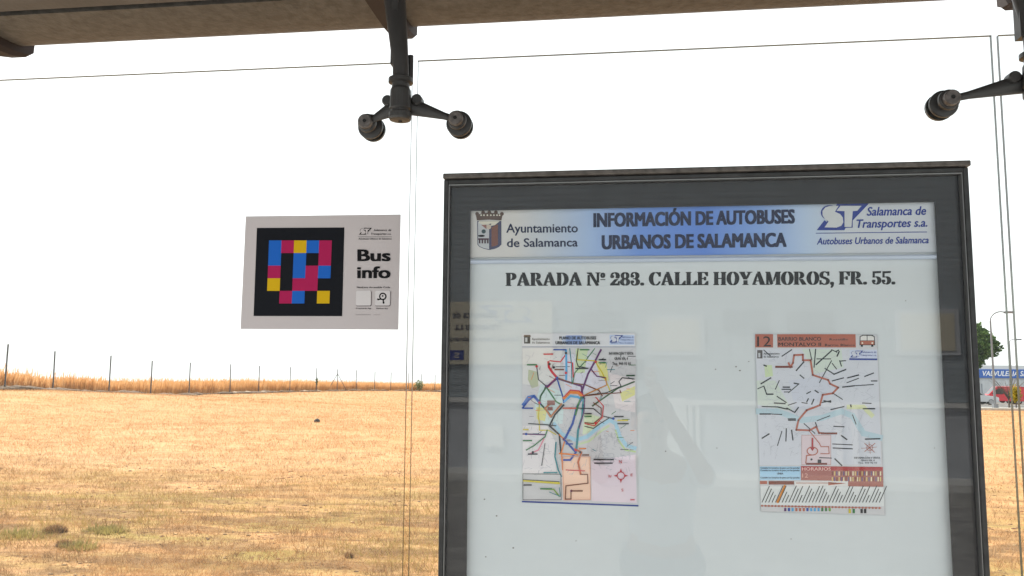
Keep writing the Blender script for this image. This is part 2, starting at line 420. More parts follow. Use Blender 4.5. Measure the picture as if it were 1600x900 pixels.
for px, yy, s_ in ((75, 38, .17), (99, 38.5, .22), (413, 61, .28), (419, 61.5, .2), (32, 34, .15)):
    d = at(px, 617, 1); k = yy; x_ = d.x*k
    lump(mb, (x_, yy, g(x_, yy)+.06), s_, s_, s_*.6, M_stone, px, 1)
tag(mb.build('rubble_strip'), 'line of turned dark earth and pale rubble along the fence', 'rubble', kind='stuff')

# ------------------------------------------------------------------ fence
M_post = mat('galvanised_post', (.10, .10, .10), .6, .2, 5, .2)
fe = empty('post_fence', (FENCE[0][0], FENCE[0][1], g(FENCE[0][0], FENCE[0][1])), 'row of thin dark metal fence posts between mown field and tall grass', 'fence')
for i, (fx_, fy_, fz_) in enumerate([(-28.3, 29.0, 0)]+FENCE):
    zb = g(fx_, fy_); h = 2.2; tl = random.uniform(-.03, .03)
    m = MB().tube([(fx_, fy_, zb-.2), (fx_+tl, fy_, zb+h-.03), (fx_+tl, fy_, zb+h)], [.036, .036, .02], M_post, 8)
    m.build('post', fe, (fx_, fy_, zb))
    if i == 10:
        for sx in (-1, 1):
            MB().tube([(fx_+sx*.85, fy_+sx*.6, zb-.1), (fx_, fy_, zb+1.75)], .028, M_post, 6).build('brace', fe, (fx_, fy_, zb))

# plants, stone, earth clods in the field
def leaf_cloud(name, c, rad, n, size, matl, parent=None, shell=.55, seedv=0, ztint=True):
    r = np.random.default_rng(seedv); c = np.array(c); rad = np.array(rad)
    d = r.normal(size=(n, 3)); d /= np.linalg.norm(d, axis=1)[:, None]
    rr = shell+(1-shell)*r.random(n)**.6
    bumps = np.array([1+.28*noise.noise(Vector(v)*2.3+Vector((seedv, 0, 0)))+.14*noise.noise(Vector(v)*6) for v in d])
    p = c+d*rad*(rr*bumps)[:, None]
    cl = np.array([noise.noise(Vector(v)*5+Vector((seedv*2, 3, 1))) for v in d]); keep = (cl > -.28) | (rr < .75); p = p[keep]; d = d[keep]; n = len(p)
    a = r.normal(size=(n, 3)); a /= np.linalg.norm(a, axis=1)[:, None]; b = np.cross(a, r.normal(size=(n, 3))); b /= np.linalg.norm(b, axis=1)[:, None]
    s = size*r.uniform(.6, 1.3, n)[:, None]
    co = np.stack([p-a*s*.5, p+b*s*.28, p+a*s*.5, p-b*s*.28], 1).reshape(-1, 3)
    o = npmesh(name, co - (np.array(parent_loc(parent)) if parent else 0), 4, [matl], np.clip(r.normal(.45, .25, n), 0, 1))
    if parent: o.parent = parent
    return o
M_bush = tint_mat('bush_leaves', [(0, (.10, .14, .05)), (1, (.26, .28, .12))], .3)
def field_pt(px, py, Y): p = at(px, py, Y); return p.x
bx = field_pt(655, 600, 95); bo = empty('bush', (bx, 95, g(bx, 95)), 'small round green bush standing beside the far fence posts', 'bush')
leaf_cloud('foliage', (bx, 95, g(bx, 95)+.7), (.6, .6, .68), 380, .2, M_bush, bo, .2, 3)
MB().tube([(bx, 95, g(bx, 95)-.1), (bx, 95, g(bx, 95)+.9)], [.05, .03], M_earth, 6).build('stem', bo)
bx = field_pt(495, 600, 70); bo = empty('shrub', (bx, 70, g(bx, 70)), 'slim dark green weed rising from the tall grass left of the braced post', 'plant')
leaf_cloud('foliage', (bx, 70, g(bx, 70)+.95), (.14, .14, .35), 120, .12, M_leaf, bo, .2, 4)
MB().tube([(bx, 70, g(bx, 70)), (bx, 70, g(bx, 70)+.9)], [.03, .02], M_earth, 6).build('stem', bo)
sx_ = field_pt(496, 640, 22.3); m = MB(); lump(m, (sx_, 22.3, g(sx_, 22.3)+.04), .09, .08, .07, mat('dark_stone', (.05, .045, .04), .9, 0, 20, .2), 5)
tag(m.build('stone', None, (sx_, 22.3, g(sx_, 22.3))), 'single small dark stone on the bare middle of the field', 'stone')

def earth_clod(px, py, w, label, seed):
    d = at(px, py, 1) - Vector((0, 0, CAMZ)); k = CAMZ/-d.z; x_, y_ = d.x*k, k
    zb = g(x_, y_); m = MB()
    for i in range(7):
        lump(m, (x_+random.uniform(-w, w)*.55, y_+random.uniform(-w, w)*.4, zb+.005), w*random.uniform(.22, .42), w*.3, w*random.uniform(.18, .34), M_clod, seed+i, 2, .5)
    e = empty('earth_clod', (x_, y_, zb), label, 'clod of earth', 'dark clods of earth in the grass near the stop')
    m.build('soil', e, (x_, y_, zb))
    rr = np.random.default_rng(seed); n = int(1500*w/.13); th = rr.uniform(0, 2*PI, n); rad = w*.85*rr.random(n)**.6
    b = np.stack([rad*np.cos(th), rad*.7*np.sin(th), w*.38*(1-(rad/w)**2)*rr.random(n)], 1)
    L = rr.uniform(.015, .05, n); ln = rr.uniform(.1, 1.5, n); ta = rr.uniform(0, 2*PI, n); t = b+np.stack([np.sin(ln)*np.cos(ta), np.sin(ln)*np.sin(ta), np.cos(ln)], 1)*L[:, None]
    q = np.stack([-np.sin(ta), np.cos(ta), 0*ta], 1)*.0035
    o = npmesh('dry_roots', np.stack([b-q, b+q, t], 1).reshape(-1, 3), 3, [M_straw], np.where(rr.random(n) < .75, rr.uniform(0, .12, n), rr.uniform(.2, .6, n))); o.parent = e; o['kind'] = 'stuff'
M_clod = mat('dark_clod', (.13, .082, .055), .95, 0, 25, .35, .9, 60)
earth_clod(86, 832, .13, 'largest dark brown clod of earth in the weedy grass at the far left', 20)
earth_clod(100, 854, .08, 'low dark clod of earth just below the largest clod', 40)
earth_clod(545, 872, .035, 'reddish dark clod of earth near the pane joint left of the board', 50)
def weed(px, py, r, label, seed):
    d = at(px, py, 1) - Vector((0, 0, CAMZ)); k = CAMZ/-d.z; x_, y_ = d.x*k, k; zb = g(x_, y_); rr = np.random.default_rng(seed)
    n = 420; th = rr.uniform(0, 2*PI, n); rad = r*rr.random(n)**.85; b = np.stack([x_+rad*np.cos(th), y_+rad*.6*np.sin(th), np.full(n, zb)], 1)
    L = rr.uniform(.05, .13, n); ln = rr.uniform(.1, 1.0, n); L = L*.6; t = b+np.stack([np.sin(ln)*np.cos(th), np.sin(ln)*np.sin(th), np.cos(ln)], 1)*L[:, None]
    q = np.stack([-np.sin(th), np.cos(th), 0*th], 1)*.005
    o = npmesh('weed', (np.stack([b-q, b+q, t], 1)-np.array([x_, y_, zb])).reshape(-1, 3), 3, [M_weed], rr.random(n)); o.location = (x_, y_, zb)
    tag(o, label, 'weed', 'green weeds in the dry grass near the stop')
mb = MB()
MC = [mat('soil_crumb', (.30, .19, .115), .95, 0, 20, .3, .5, 60), mat('soil_crumb_red', (.34, .18, .10), .95, 0, 20, .3, .5, 60), mat('straw_wad', (.48, .32, .17), .95, 0, 30, .3, .8, 80)]
nc = 0
while nc < 650:
    yy = math.exp(random.uniform(math.log(5.3), math.log(11))); xx = random.choice((random.uniform(-1.0, 0), random.uniform(-1.0, 0), random.uniform(.4, .6)))*yy
    if noise.noise(Vector((xx*1.1, yy*1.9, 3))) < random.uniform(.05, .3): continue
    s_ = random.uniform(.004, .012)*(.7+yy/14)
    lump(mb, (xx, yy, g(xx, yy)+s_*.2), s_*random.uniform(1, 2.2), s_, s_*.7, MC[nc % 3], nc, 1, .5); nc += 1
tag(mb.build('soil_crumbs'), 'scattered crumbs of brown soil and matted straw among the mown grass', 'soil', kind='stuff')
weed(165, 832, .22, 'green tuft of weed right of the largest dark clod', 1)
weed(30, 838, .3, 'broad green weed patch at the far left edge of the field', 2)
weed(125, 858, .18, 'low green weed below and right of the largest dark clod', 3)

# ------------------------------------------------------------------ yard, kerb, vehicles, factory at the right
M_asph = mat('yard_asphalt', (.16, .155, .15), .9, 0, 3, .12, .3, 30)
M_conc = mat('concrete', (.42, .40, .36), .85, 0, 4, .1, .3, 30)
def slab(name, x0, x1, y0, y1, dz, m, nxs=12, nys=12, kind='structure'):
    vs = []; 
    for j in range(nys+1):
        for i in range(nxs+1):
            x_ = x0+(x1-x0)*i/nxs; y_ = y0+(y1-y0)*j/nys; vs.append((x_, y_, base_z(min(y_, 140))+dz))
    mb = MB(); mb.add(vs, [(j*(nxs+1)+i, j*(nxs+1)+i+1, (j+1)*(nxs+1)+i+1, (j+1)*(nxs+1)+i) for j in range(nys) for i in range(nxs)], m, True)
    k = len(vs); e = [(0, nxs)]
    mb.box(x0, x1, y0-.15, y0, base_z(y0)-.3, base_z(y0)+dz+.002, m)
    return tag(mb.build(name), kind=kind)
slab('factory_yard', 6, 120, 58.2, 118, .10, M_asph)
slab('far_pavement', 6, 120, 56.2, 58.2, .16, M_conc, 8, 2)

M_fw = mat('factory_wall', (.52, .54, .56), .8, 0, .6, .05, .1, 4, stretch=(3, 1, 1))
M_band = mat('factory_blue', (.035, .12, .42), .5); M_wht = mat('sign_white', (.82, .84, .86), .5)
M_wind = mat('window_dark', (.03, .04, .05), .15)
fy = 114.0
fb = empty('factory_building', (60, fy, base_z(fy)), 'long low pale factory with a blue lettered fascia band behind the parked cars', 'building')
zt = at(1560, 571, fy).z; z1 = at(1560, 577, fy).z; z2 = at(1560, 590.5, fy).z; zb = base_z(fy)
MB().box(30, 110, fy, fy+30, zb-.5, z2, M_fw).build('wall', fb)
MB().box(29.8, 110.2, fy-.15, fy+30.2, z1, zt, mat('parapet_metal', (.58, .60, .62), .5)).build('parapet', fb)
MB().box(29.9, 110.1, fy-.25, fy+30.1, z2, z1, M_band).build('fascia_band', fb)
x0 = at(1534, 584, fy).x; pb = PB(lambda a, b: Vector((a, fy-.25, b)), (0, -1, 0), .01)
pb.text('VALVULERIA SALMANTINA', x0, z2+.28, x0+9.9, (z1-z2)*.60, M_wht, 2, .02, .25, 3, down=False); pb.build('lettering', fb)
for i in range(16):
    xx = 32+i*4.8
    MB().box(xx, xx+.12, fy-.06, fy, zb, z2, M_fw).build('wall_rib', fb)
for i in range(5):
    xx = 33.5+i*14.4
    MB().box(xx, xx+3.6, fy-.05, fy+.02, zb, zb+2.6, mat('shutter_grey', (.22, .24, .27), .5)).build('loading_door', fb)

def lathe_wheel(mb, c, r, w, m, m2):
    mb.lathe((c[0], c[1], c[2]), [(-w/2, r*.8), (-w/2+.02, r), (w/2-.02, r), (w/2, r*.8)], m, 'y', 18)
M_tyre = mat('tyre', (.02, .02, .02), .8); M_rim = mat('rim', (.35, .35, .36), .35, .7); M_cglass = mat('car_glass', (.02, .025, .03), .08)
M_light = mat('headlight_lens', (.7, .7, .72), .1); M_tail = mat('tail_lens', (.35, .01, .01), .2)
def make_car(x, y, rz, paint, label, van=False):
    zb = base_z(y)+.1; W = .88
    e = empty('parked_car' if not van else 'parked_van', (0, 0, 0), label, 'car' if not van else 'van', 'vehicles parked in front of the factory')
    if van:
        low = [(-2.3, .35), (-2.35, .9), (-2.3, 1.0), (1.15, 1.0), (2.15, .92), (2.35, .7), (2.35, .35)]; top = [(-2.3, 1.0), (-2.22, 1.82), (-1.9, 1.9), (.35, 1.88), (1.15, 1.0)]
    else:
        low = [(-2.1, .32), (-2.15, .75), (-2.0, .92), (1.0, .93), (1.95, .8), (2.12, .62), (2.1, .32)]; top = [(-1.85, .92), (-1.3, 1.38), (-.9, 1.46), (.15, 1.44), (.95, .93)]
    def extr(prof, ins, m, name, par, ws):
        n = len(prof); vs = []
        rows = ws
        for (w, shrink) in rows:
            cx = sum(p[0] for p in prof)/n; cz = sum(p[1] for p in prof)/n
            for px, pz in prof: vs.append(((px-cx)*shrink+cx, w, (pz-cz)*shrink+cz))
        k = len(rows)
        fs = [(i*n+j, i*n+(j+1) % n, (i+1)*n+(j+1) % n, (i+1)*n+j) for i in range(k-1) for j in range(n)]+[list(range(n))[::-1], [(k-1)*n+j for j in range(n)]]
        return MB().add(vs, fs, m).build(name, par)
    body = extr(low, 0, paint, 'body', e, [(-W, .97), (-W+.06, 1), (W-.06, 1), (W, .97)])
    extr(top, 0, paint, 'cabin', e, [(-W+.14, .93), (-W+.07, 1), (W-.07, 1), (W-.14, .93)])
    if not van:
        for s_ in (-1, 1): MB().add([(-1.55, s_*(W-.085), .98), (-1.15, s_*(W-.13), 1.33), (.12, s_*(W-.13), 1.34), (.7, s_*(W-.085), .98)], [(0, 1, 2, 3)], M_cglass).build('side_window', e)
    else:
        for s_ in (-1, 1): MB().add([(-.2, s_*(W-.08), 1.08), (-.2, s_*(W-.09), 1.68), (.3, s_*(W-.09), 1.68), (.85, s_*(W-.08), 1.08)], [(0, 1, 2, 3)], M_cglass).build('side_window', e)
    f0, f1 = top[-1], top[-2]; 
    MB().add([(f0[0]-.02, -.66, f0[1]+.05), (f0[0]-.02, .66, f0[1]+.05), (f1[0]+.06, .58, f1[1]-.03), (f1[0]+.06, -.58, f1[1]-.03)], [(0, 1, 2, 3)], M_cglass).build('windscreen', e)
    for cx in (-1.35, 1.35):
        for s_ in (-1, 1):
            m = MB(); lathe_wheel(m, (cx, s_*(W-.1), .32), .32, .2, M_tyre, M_rim); w_ = m.build('wheel', e)
            MB().lathe((cx, s_*(W+.004), .32), [(-.01, .2), (.01, .17)], M_rim, 'y', 12).build('rim', w_)
    for s_ in (-1, 1):
        MB().box(low[-2][0]-.12, low[-2][0]-.02+.03, s_*.62-.14, s_*.62+.14, .6, .74, M_light).build('headlight', e)
        MB().box(low[1][0]-.01, low[1][0]+.08, s_*.66-.12, s_*.66+.12, .66, .84, M_tail).build('tail_light', e)
    e.location = (x, y, zb); e.rotation_euler = (0, 0, rz)
P_red = mat('red_paint', (.55, .035, .05), .25); P_dk = mat('dark_paint', (.03, .035, .045), .25); P_gr = mat('grey_paint', (.55, .56, .58), .25)
def X_(px, Y): return at(px, 620, Y).x
make_car(X_(1560, 88)+.1, 88, R_(168), P_red, 'red parked van nearest the street lamp in front of the factory', True)
make_car(X_(1521, 92), 92, R_(3), P_dk, 'dark parked car behind the pale grey one at the board edge')
make_car(X_(1518, 80), 80, R_(2), P_gr, 'pale grey car half hidden by the right edge of the board')
make_car(X_(1606, 90), 90, R_(181), P_red, 'red parked car at the right edge behind the yellow green shrub')
make_car(X_(1590, 99), 99, R_(0), P_dk, 'dark parked car behind the yellow green shrub near the factory wall')

M_lamp = mat('lamp_grey', (.17, .18, .20), .5, .3)
def street_lamp(px, Y, htop, arm, label, thick=.07):
    x_ = at(px, 600, Y).x; zb = base_z(Y)+.1
    e = empty('street_lamp', (x_, Y, zb), label, 'street lamp', 'curved street lamps in front of the factory')
    H = htop-zb
    MB().tube([(x_, Y, zb), (x_, Y, zb+H*.45), (x_, Y, zb+H-.9*arm)], [thick*1.3, thick, thick*.8], M_lamp, 8).build('pole', e)
    pts = [(x_+arm*(1-math.cos(t)), Y, zb+H-.9*arm+.9*arm*math.sin(t)) for t in [i*PI/2/8 for i in range(9)]]+[(x_+arm*1.35, Y, zb+H-.03)]
    MB().tube(pts, thick*.6, M_lamp, 8).build('arm', e)
    MB().bbox(x_+arm*1.3, x_+arm*1.3+.62, Y-.13, Y+.13, zb+H-.12, zb+H+.04, M_lamp, .04).build('lamp_head', e)
    MB().box(x_-.15, x_+.15, Y-.15, Y+.15, zb-.1, zb+.35, M_lamp).build('base', e)
street_lamp(1553, 57.2, at(1560, 487, 57.2).z, .72, 'tall grey street lamp right of the board, nearer of the two')
street_lamp(1581, 98, at(1575, 530, 98).z, .55, 'farther grey street lamp seen between the pane edges')

# leafy tree
M_bark = mat('bark', (.11, .085, .065), .9, 0, 8, .25, .6, 30)
ty = 74; tx = at(1505, 540, ty).x; tzb = base_z(ty)+.1; tcz = at(1512, 541, ty).z
te = empty('tree', (tx, ty, tzb), 'dense round dark green tree beside the factory, cut by the right edge of the board', 'tree')
MB().tube([(tx, ty, tzb-.2), (tx-.05, ty, tzb+1.2), (tx, ty, tcz-1)], [.24, .19, .16], M_bark, 10).build('trunk', te)
m = MB()
for i in range(9):
    a = i*.7; m.tube([(tx, ty, tcz-1.6), (tx+math.cos(a)*.8, ty+math.sin(a)*.8, tcz-.5), (tx+math.cos(a)*1.8, ty+math.sin(a)*1.8, tcz+.6+.3*math.sin(i*2))], [.11, .08, .03], M_bark, 6)
m.build('limbs', te)
leaf_cloud('crown', (tx, ty, tcz), (2.6, 2.6, 2.0), 30000, .27, M_leaf, te, .55, 9)
# bare shrub and yellow-green shrub by the kerb
x_ = X_(1576, 63); z_ = base_z(63)+.1
be = empty('bare_shrub', (x_, 63, z_), 'leafless grey branching shrub in front of the factory wall', 'shrub')
m = MB()
for i in range(26):
    a = i*2.4; r1 = .45+.5*((i*37) % 10)/10
    p0 = Vector((x_, 63, z_+.6)); p1 = p0+Vector((math.cos(a)*r1*.5, math.sin(a)*r1*.5, .7)); p2 = p0+Vector((math.cos(a)*r1*1.5, math.sin(a)*r1*1.5, 1.2+.5*((i*13) % 7)/7))
    m.tube([p0, p1, p2], [.03, .018, .008], M_bark, 5)
m.build('branches', be); MB().tube([(x_, 63, z_-.1), (x_, 63, z_+.65)], [.08, .05], M_bark, 8).build('trunk', be)
M_yel = tint_mat('yellow_shrub_leaves', [(0, (.12, .12, .02)), (.5, (.38, .30, .03)), (1, (.65, .40, .03))], .3)
x_ = X_(1587, 59.5); z_ = base_z(59.5)+.16
ye = empty('flowering_shrub', (x_, 59.5, z_), 'yellow green shrub on the pavement in front of the red car', 'shrub')
leaf_cloud('foliage', (x_, 59.5, z_+.95), (.38, .38, .62), 900, .14, M_yel, ye, .2, 12)
MB().tube([(x_, 59.5, z_-.1), (x_, 59.5, z_+.8)], [.05, .04], M_bark, 6).build('stem', ye)

# ------------------------------------------------------------------ bus shelter
sh = empty('bus_shelter', (-.4, 1.7, 0), 'dark bus shelter with brown grey roof, clear glass panes and cast iron clamps', 'bus shelter')
ZR = CAMZ+.884
# roof shell: field-side fascia strip, recessed joint, main soffit
fp = [(1.712, 0.0), (1.75, -.004), (1.80, -.0065), (1.845, -.006), (1.875, -.0035), (1.893, .001), (1.902, .010), (1.904, .03), (1.90, .05), (1.712, .05)]
_m = MB(); _vs = [(x_, a, ZR+b) for x_ in (-3.4, 3.3) for a, b in fp]; _n = len(fp)
_m.add(_vs, [(j, j+1, _n+j+1, _n+j) for j in range(8)], M_fascia, True)
_m.add(_vs, [(8, 9, _n+9, _n+8), (9, 0, _n, _n+9), list(range(_n)), list(range(_n, 2*_n))[::-1]], M_fascia); _m.build('fascia', sh)
MB().box(-3.4, 3.3, 1.694, 1.712, ZR+.012, ZR+.05, M_dark).build('joint_gasket', sh)
MB().bbox(-3.4, 3.3, .35, 1.694, ZR+.001, ZR+.05, M_roof, .003).build('soffit', sh)
MB().box(-3.38, 3.28, .37, 1.88, ZR+.0505, ZR+.09, M_roof).build('roof_deck', sh)
M_rib = mat('rib_paint', (.028, .021, .019), .7, spec=.2)
def rib(xc, w=.058):
    prof = [(.33, -.045), (1.7, -.045), (1.80, -.043), (1.87, -.036), (1.915, -.022), (1.935, -.004), (1.937, .03), (.33, .03)]
    vs = []
    rows = [(-w/2, .65), (-w/2+.008, 1), (w/2-.008, 1), (w/2, .65)]
    for dx, sc_ in rows:
        for yy, zz in prof: vs.append((xc+dx, yy, ZR+(zz*sc_ if zz < 0 else zz)))
    n = len(prof); fs = [(i*n+j, i*n+(j+1) % n, (i+1)*n+(j+1) % n, (i+1)*n+j) for i in range(3) for j in range(n)]+[list(range(n))[::-1], [3*n+j for j in range(n)]]
    MB().add(vs, fs, M_rib, False).build('roof_rib', sh)
for xc in (-1.66, -.532, .985): rib(xc)
for xc in (-2.9, 2.6):
    MB().bbox(xc-.05, xc+.05, 1.74, 1.84, 0, ZR, M_cast, .01).build('post', sh)
# panes
def pane(x0, x1, z0, z1):
    m = MB(); y0, y1 = 1.496, 1.504
    vs = [(x, y, z) for z in (z0, z1) for y in (y0, y1) for x in (x0, x1)]
    m.add(vs, [(0, 1, 5, 4), (2, 6, 7, 3)], GLASS)
    m.add(vs, [(0, 2, 3, 1), (4, 5, 7, 6), (0, 4, 6, 2), (1, 3, 7, 5)], EDGE)
    return m.build('glass_pane', sh)
ZP = CAMZ+.6265
pane(-1.512, -.3985, .42, ZP-.002); pane(-.3865, .7265, .42, ZP); pane(.7385, 1.852, .42, ZP)

def clamp(hx, dl, dr, zd, lean):
    Yh = 1.43; z0 = CAMZ+.478
    a = MB()
    # hanging arm, widening towards the roof
    a.tube([(hx, Yh, z0+.075), (hx-.001, Yh, z0+.11), (hx-.006-lean*.2, Yh+.005, z0+.17), (hx-.015-lean*.6, Yh+.02, z0+.26), (hx-.022-lean, Yh+.06, ZR-.01), (hx-.022-lean, Yh+.06, ZR+.01)],
           [.0165, .0165, .019, .0225, .026, .03], M_cast, 14, flat=(1, .8))
    # side web and rod
    a.box(hx-.022, hx-.009, Yh-.002, Yh+.02, z0+.115, z0+.30, M_cast)
    a.tube([(hx+.0165, Yh+.012, z0+.078), (hx+.0155, Yh+.014, z0+.137)], .0055, M_cast, 8)
    arm = a.build('clamp_arm', sh)
    MB().lathe((hx, Yh, z0), [(-.002, .012), (0, .0205), (.004, .0225), (.014, .0225), (.017, .0185), (.020, .0185), (.023, .0215), (.060, .0205), (.066, .0175), (.074, .0175), (.076, .0245), (.084, .0245), (.088, .018)], M_cast, 'z', 24).build('hub', arm)
    MB().lathe((hx, Yh, z0), [(-.0035, .004), (.0, .0045)], M_dark, 'z', 10).build('hub_screw', arm)
    m = MB()
    for s_, dx in ((-1, dl), (1, dr)):
        p0 = Vector((hx+s_*.012, 1.452, z0+.036)); p1 = Vector((dx, 1.462, zd))
        q = p0.lerp(p1, .42); q2 = p0.lerp(p1, .75)
        m.tube([p0, q, q2, p1], [.019, .0125, .0075, .0065], M_cast, 10, flat=(.55, 1), upv=(0, 0, 1))
        m.lathe((hx+s_*.030, 1.436, z0+.045), [(0, .009), (.003, .011), (.022, .011), (.022, .004)], M_cast, 'y', 14)
    m.build('cross_arm', arm)
    for dx in (dl, dr):
        d = MB()
        d.lathe((dx, 1.4945, zd), [(0, .0252), (-.002, .0262), (-.007, .0262), (-.009, .0245), (-.011, .0135), (-.024, .0125)], M_cast, 'y', 28)
        d.lathe((dx, 1.474, zd+.0005), [(0, .0150), (-.003, .0190), (-.010, .0190), (-.013, .0160)], M_cast, 'y', 28)
        d.lathe((dx, 1.5055, zd), [(0, .0262), (.008, .0255), (.012, .02)], M_cast, 'y', 24)
        o = d.build('clamp_disc', arm)
        b = MB(); b.lathe((dx, 1.4615, zd), [(0, .0145), (-.011, .0145), (-.0135, .0125), (-.0135, .004), (-.0105, .0035)], M_cast2, 'y', 24)
        b.lathe((dx, 1.448, zd), [(.001, .0034), (-.0006, .0034)], M_dark, 'y', 8)
        bo_ = b.build('bolt', arm)
clamp(-.403, -.482, -.2965, CAMZ+.4862, .012)
clamp(.765, .632, .885, CAMZ+.493, -.004)

# ------------------------------------------------------------------ information board
YG, YP = 1.385, 1.400
ib = empty('information_board', (.16, YP, 0), 'large dark framed bus stop information board with white panel behind glass', 'information board')
def W(px, py, Y=YP): return at(px, py, Y)
k = (YG-.0125)/1.5
OX0, OX1, OZ1 = -.3285*k, .6745*k, CAMZ+.3735*k; OZ0 = .62
fwid = .0085
MB().bbox(OX0, OX0+fwid, YG-.012, 1.492, OZ0, OZ1, M_frame, .0015).build('frame_side', ib)
MB().bbox(OX1-fwid, OX1, YG-.012, 1.492, OZ0, OZ1, M_frame, .0015).build('frame_side', ib)
MB().bbox(OX0+fwid, OX1-fwid, YG-.012, 1.492, OZ1-.008, OZ1, M_frame, .0015).build('frame_top', ib)
MB().bbox(OX0+fwid, OX1-fwid, YG-.012, 1.492, OZ0, OZ0+.03, M_frame, .0015).build('frame_bottom', ib)
MB().bbox(OX0-.0005, OX1+.0015, YG-.020, 1.494, OZ1+.0005, OZ1+.0105, M_cap, .002).build('frame_cap', ib)
b_ = MB(); bw = .0018
b_.box(OX0+fwid+.0004, OX0+fwid+bw, YG-.009, YG+.004, OZ0+.03, OZ1-.0085, M_bead)
b_.box(OX1-fwid-bw, OX1-fwid-.0004, YG-.009, YG+.004, OZ0+.03, OZ1-.0085, M_bead)
b_.box(OX0+fwid+bw, OX1-fwid-bw, YG-.009, YG+.004, OZ1-.0103, OZ1-.0085, M_bead)
b_.build('bead', ib)
gx0, gx1, gz0, gz1 = OX0+fwid+bw, OX1-fwid-bw, OZ0+.03, OZ1-.0105
MB().add([(gx0, YG, gz0), (gx1, YG, gz0), (gx1, YG, gz1), (gx0, YG, gz1), (gx0, YG+.004, gz0), (gx1, YG+.004, gz0), (gx1, YG+.004, gz1), (gx0, YG+.004, gz1)],
         [(0, 1, 2, 3), (7, 6, 5, 4)], GLASS2).build('cover_glass', ib)
# printed dark margin on the inside of the glass
YM = YG+.0045
ix0, ix1, iz1 = W(735.5, 330, YM).x, W(1460, 315, YM).x, W(1100, 322.5, YM).z
m = MB(); iz0 = OZ0+.09
for a0, a1, c0, c1 in ((gx0, ix0, gz0, gz1), (ix1, gx1, gz0, gz1), (ix0, ix1, iz1, gz1), (ix0, ix1, gz0, iz0)):
    m.box(a0, a1, YM, YM+.0012, c0, c1, M_mask)
m.build('dark_margin', ib)
dm = mat('dust_speck', (.12, .11, .10), .9); sp_ = PB(lambda a, b: at(a, b, YG), (0, -1, 0), .0003)
for a, b, q in ((1150, 573, 1.4), (1156, 579, 1.6), (1118, 577, 1.2), (1170, 565, 1), (802, 856, 1.6), (759, 870, 1.3), (776, 806, 1.5), (757, 780, 1.4), (1236, 842, 1), (1040, 705, 1.2), (1415, 470, 1), (1120, 700, 1), (900, 845, 1), (705, 395, 1.2), (1460, 700, 1)):
    sp_.disc(a, b, q, dm, 1, 6, q*.7)
tag(sp_.build('dust_specks', ib), kind='stuff')
# backing panel
M_back = bpy.data.materials.new('opal_panel'); M_back.use_nodes = True
MB().box(gx0, gx1, YP+.001, YP+.006, gz0, gz1, M_white).build('back_panel', ib)
MB().box(gx0, gx1, 1.470, 1.476, gz0, gz1, M_frame).build('rear_panel', ib)
# header sign with white-blue-white printed gradient
hz1, hz0 = W(1100, 318).z, W(1100, 398.5).z
M_head = bpy.data.materials.new('header_print'); M_head.use_nodes = True
N, L = M_head.node_tree.nodes, M_head.node_tree.links; b0 = N['Principled BSDF']; b0.inputs['Roughness'].default_value = .5
t = N.new('ShaderNodeTexCoord'); s_ = N.new('ShaderNodeSeparateXYZ'); L.new(t.outputs['Object'], s_.inputs[0])
mr = N.new('ShaderNodeMapRange'); mr.inputs[1].default_value = W(737, 360).x-.16; mr.inputs[2].default_value = W(1460, 360).x-.16; L.new(s_.outputs[0], mr.inputs[0])
rp = N.new('ShaderNodeValToRGB'); e = rp.color_ramp.elements
wc = (.66, .64, .62, 1); e[0].position = .10; e[0].color = wc; e[1].position = .92; e[1].color = (.60, .63, .68, 1)
for p_, c_ in ((.17, (.54, .59, .66, 1)), (.27, (.36, .50, .76, 1)), (.38, (.14, .29, .72, 1)), (.52, (.10, .24, .70, 1)), (.64, (.22, .38, .76, 1)), (.74, (.48, .60, .78, 1)), (.82, (.60, .63, .67, 1))):
    q = e.new(p_); q.color = c_
L.new(mr.outputs[0], rp.inputs[0]); L.new(rp.outputs[0], b0.inputs['Base Color'])
hd = MB().box(gx0+.01, gx1-.01, YP-.003, YP+.0008, hz0, hz1+.02, M_head).build('header_sign', ib)
pr = PB(lambda a, b: at(a, b, YP-.003), (0, -1, 0))
pr.text('Ayuntamiento', 791, 363.5, 903, 14.5, M_navy, 2, .022, 0, 3, skew=-.5)
pr.text('de Salamanca', 792, 386, 903, 14, M_navy, 2, .022, 0, 3, skew=-1)
pr.build('town_name', hd); pr = PB(lambda a, b: at(a, b, YP-.003), (0, -1, 0))
pr.text('INFORMACIÓN DE AUTOBUSES', 927, 354.5, 1242, 22, M_navy, 2, .055, 0, 3, skew=-6)
pr.text('URBANOS DE SALAMANCA', 940, 389, 1229, 22, M_navy, 2, .055, 0, 3, skew=-4)
pr.build('header_title', hd); pr = PB(lambda a, b: at(a, b, YP-.003), (0, -1, 0))
pr.text('Salamanca de', 1354, 337, 1447, 14, M_blue, 2, .028, .2, 3, skew=-1.5)
pr.text('Transportes s.a.', 1338, 356, 1449, 13.5, M_blue, 2, .028, .2, 3, skew=-2)
pr.line([(1275, 364.5), (1448, 362.5)], 1.1, M_blue, 2)
pr.text('Autobuses Urbanos de Salamanca', 1276, 382, 1451, 11, M_blue, 2, .028, .2, 3, skew=-2)
pr.build('company_name', hd)
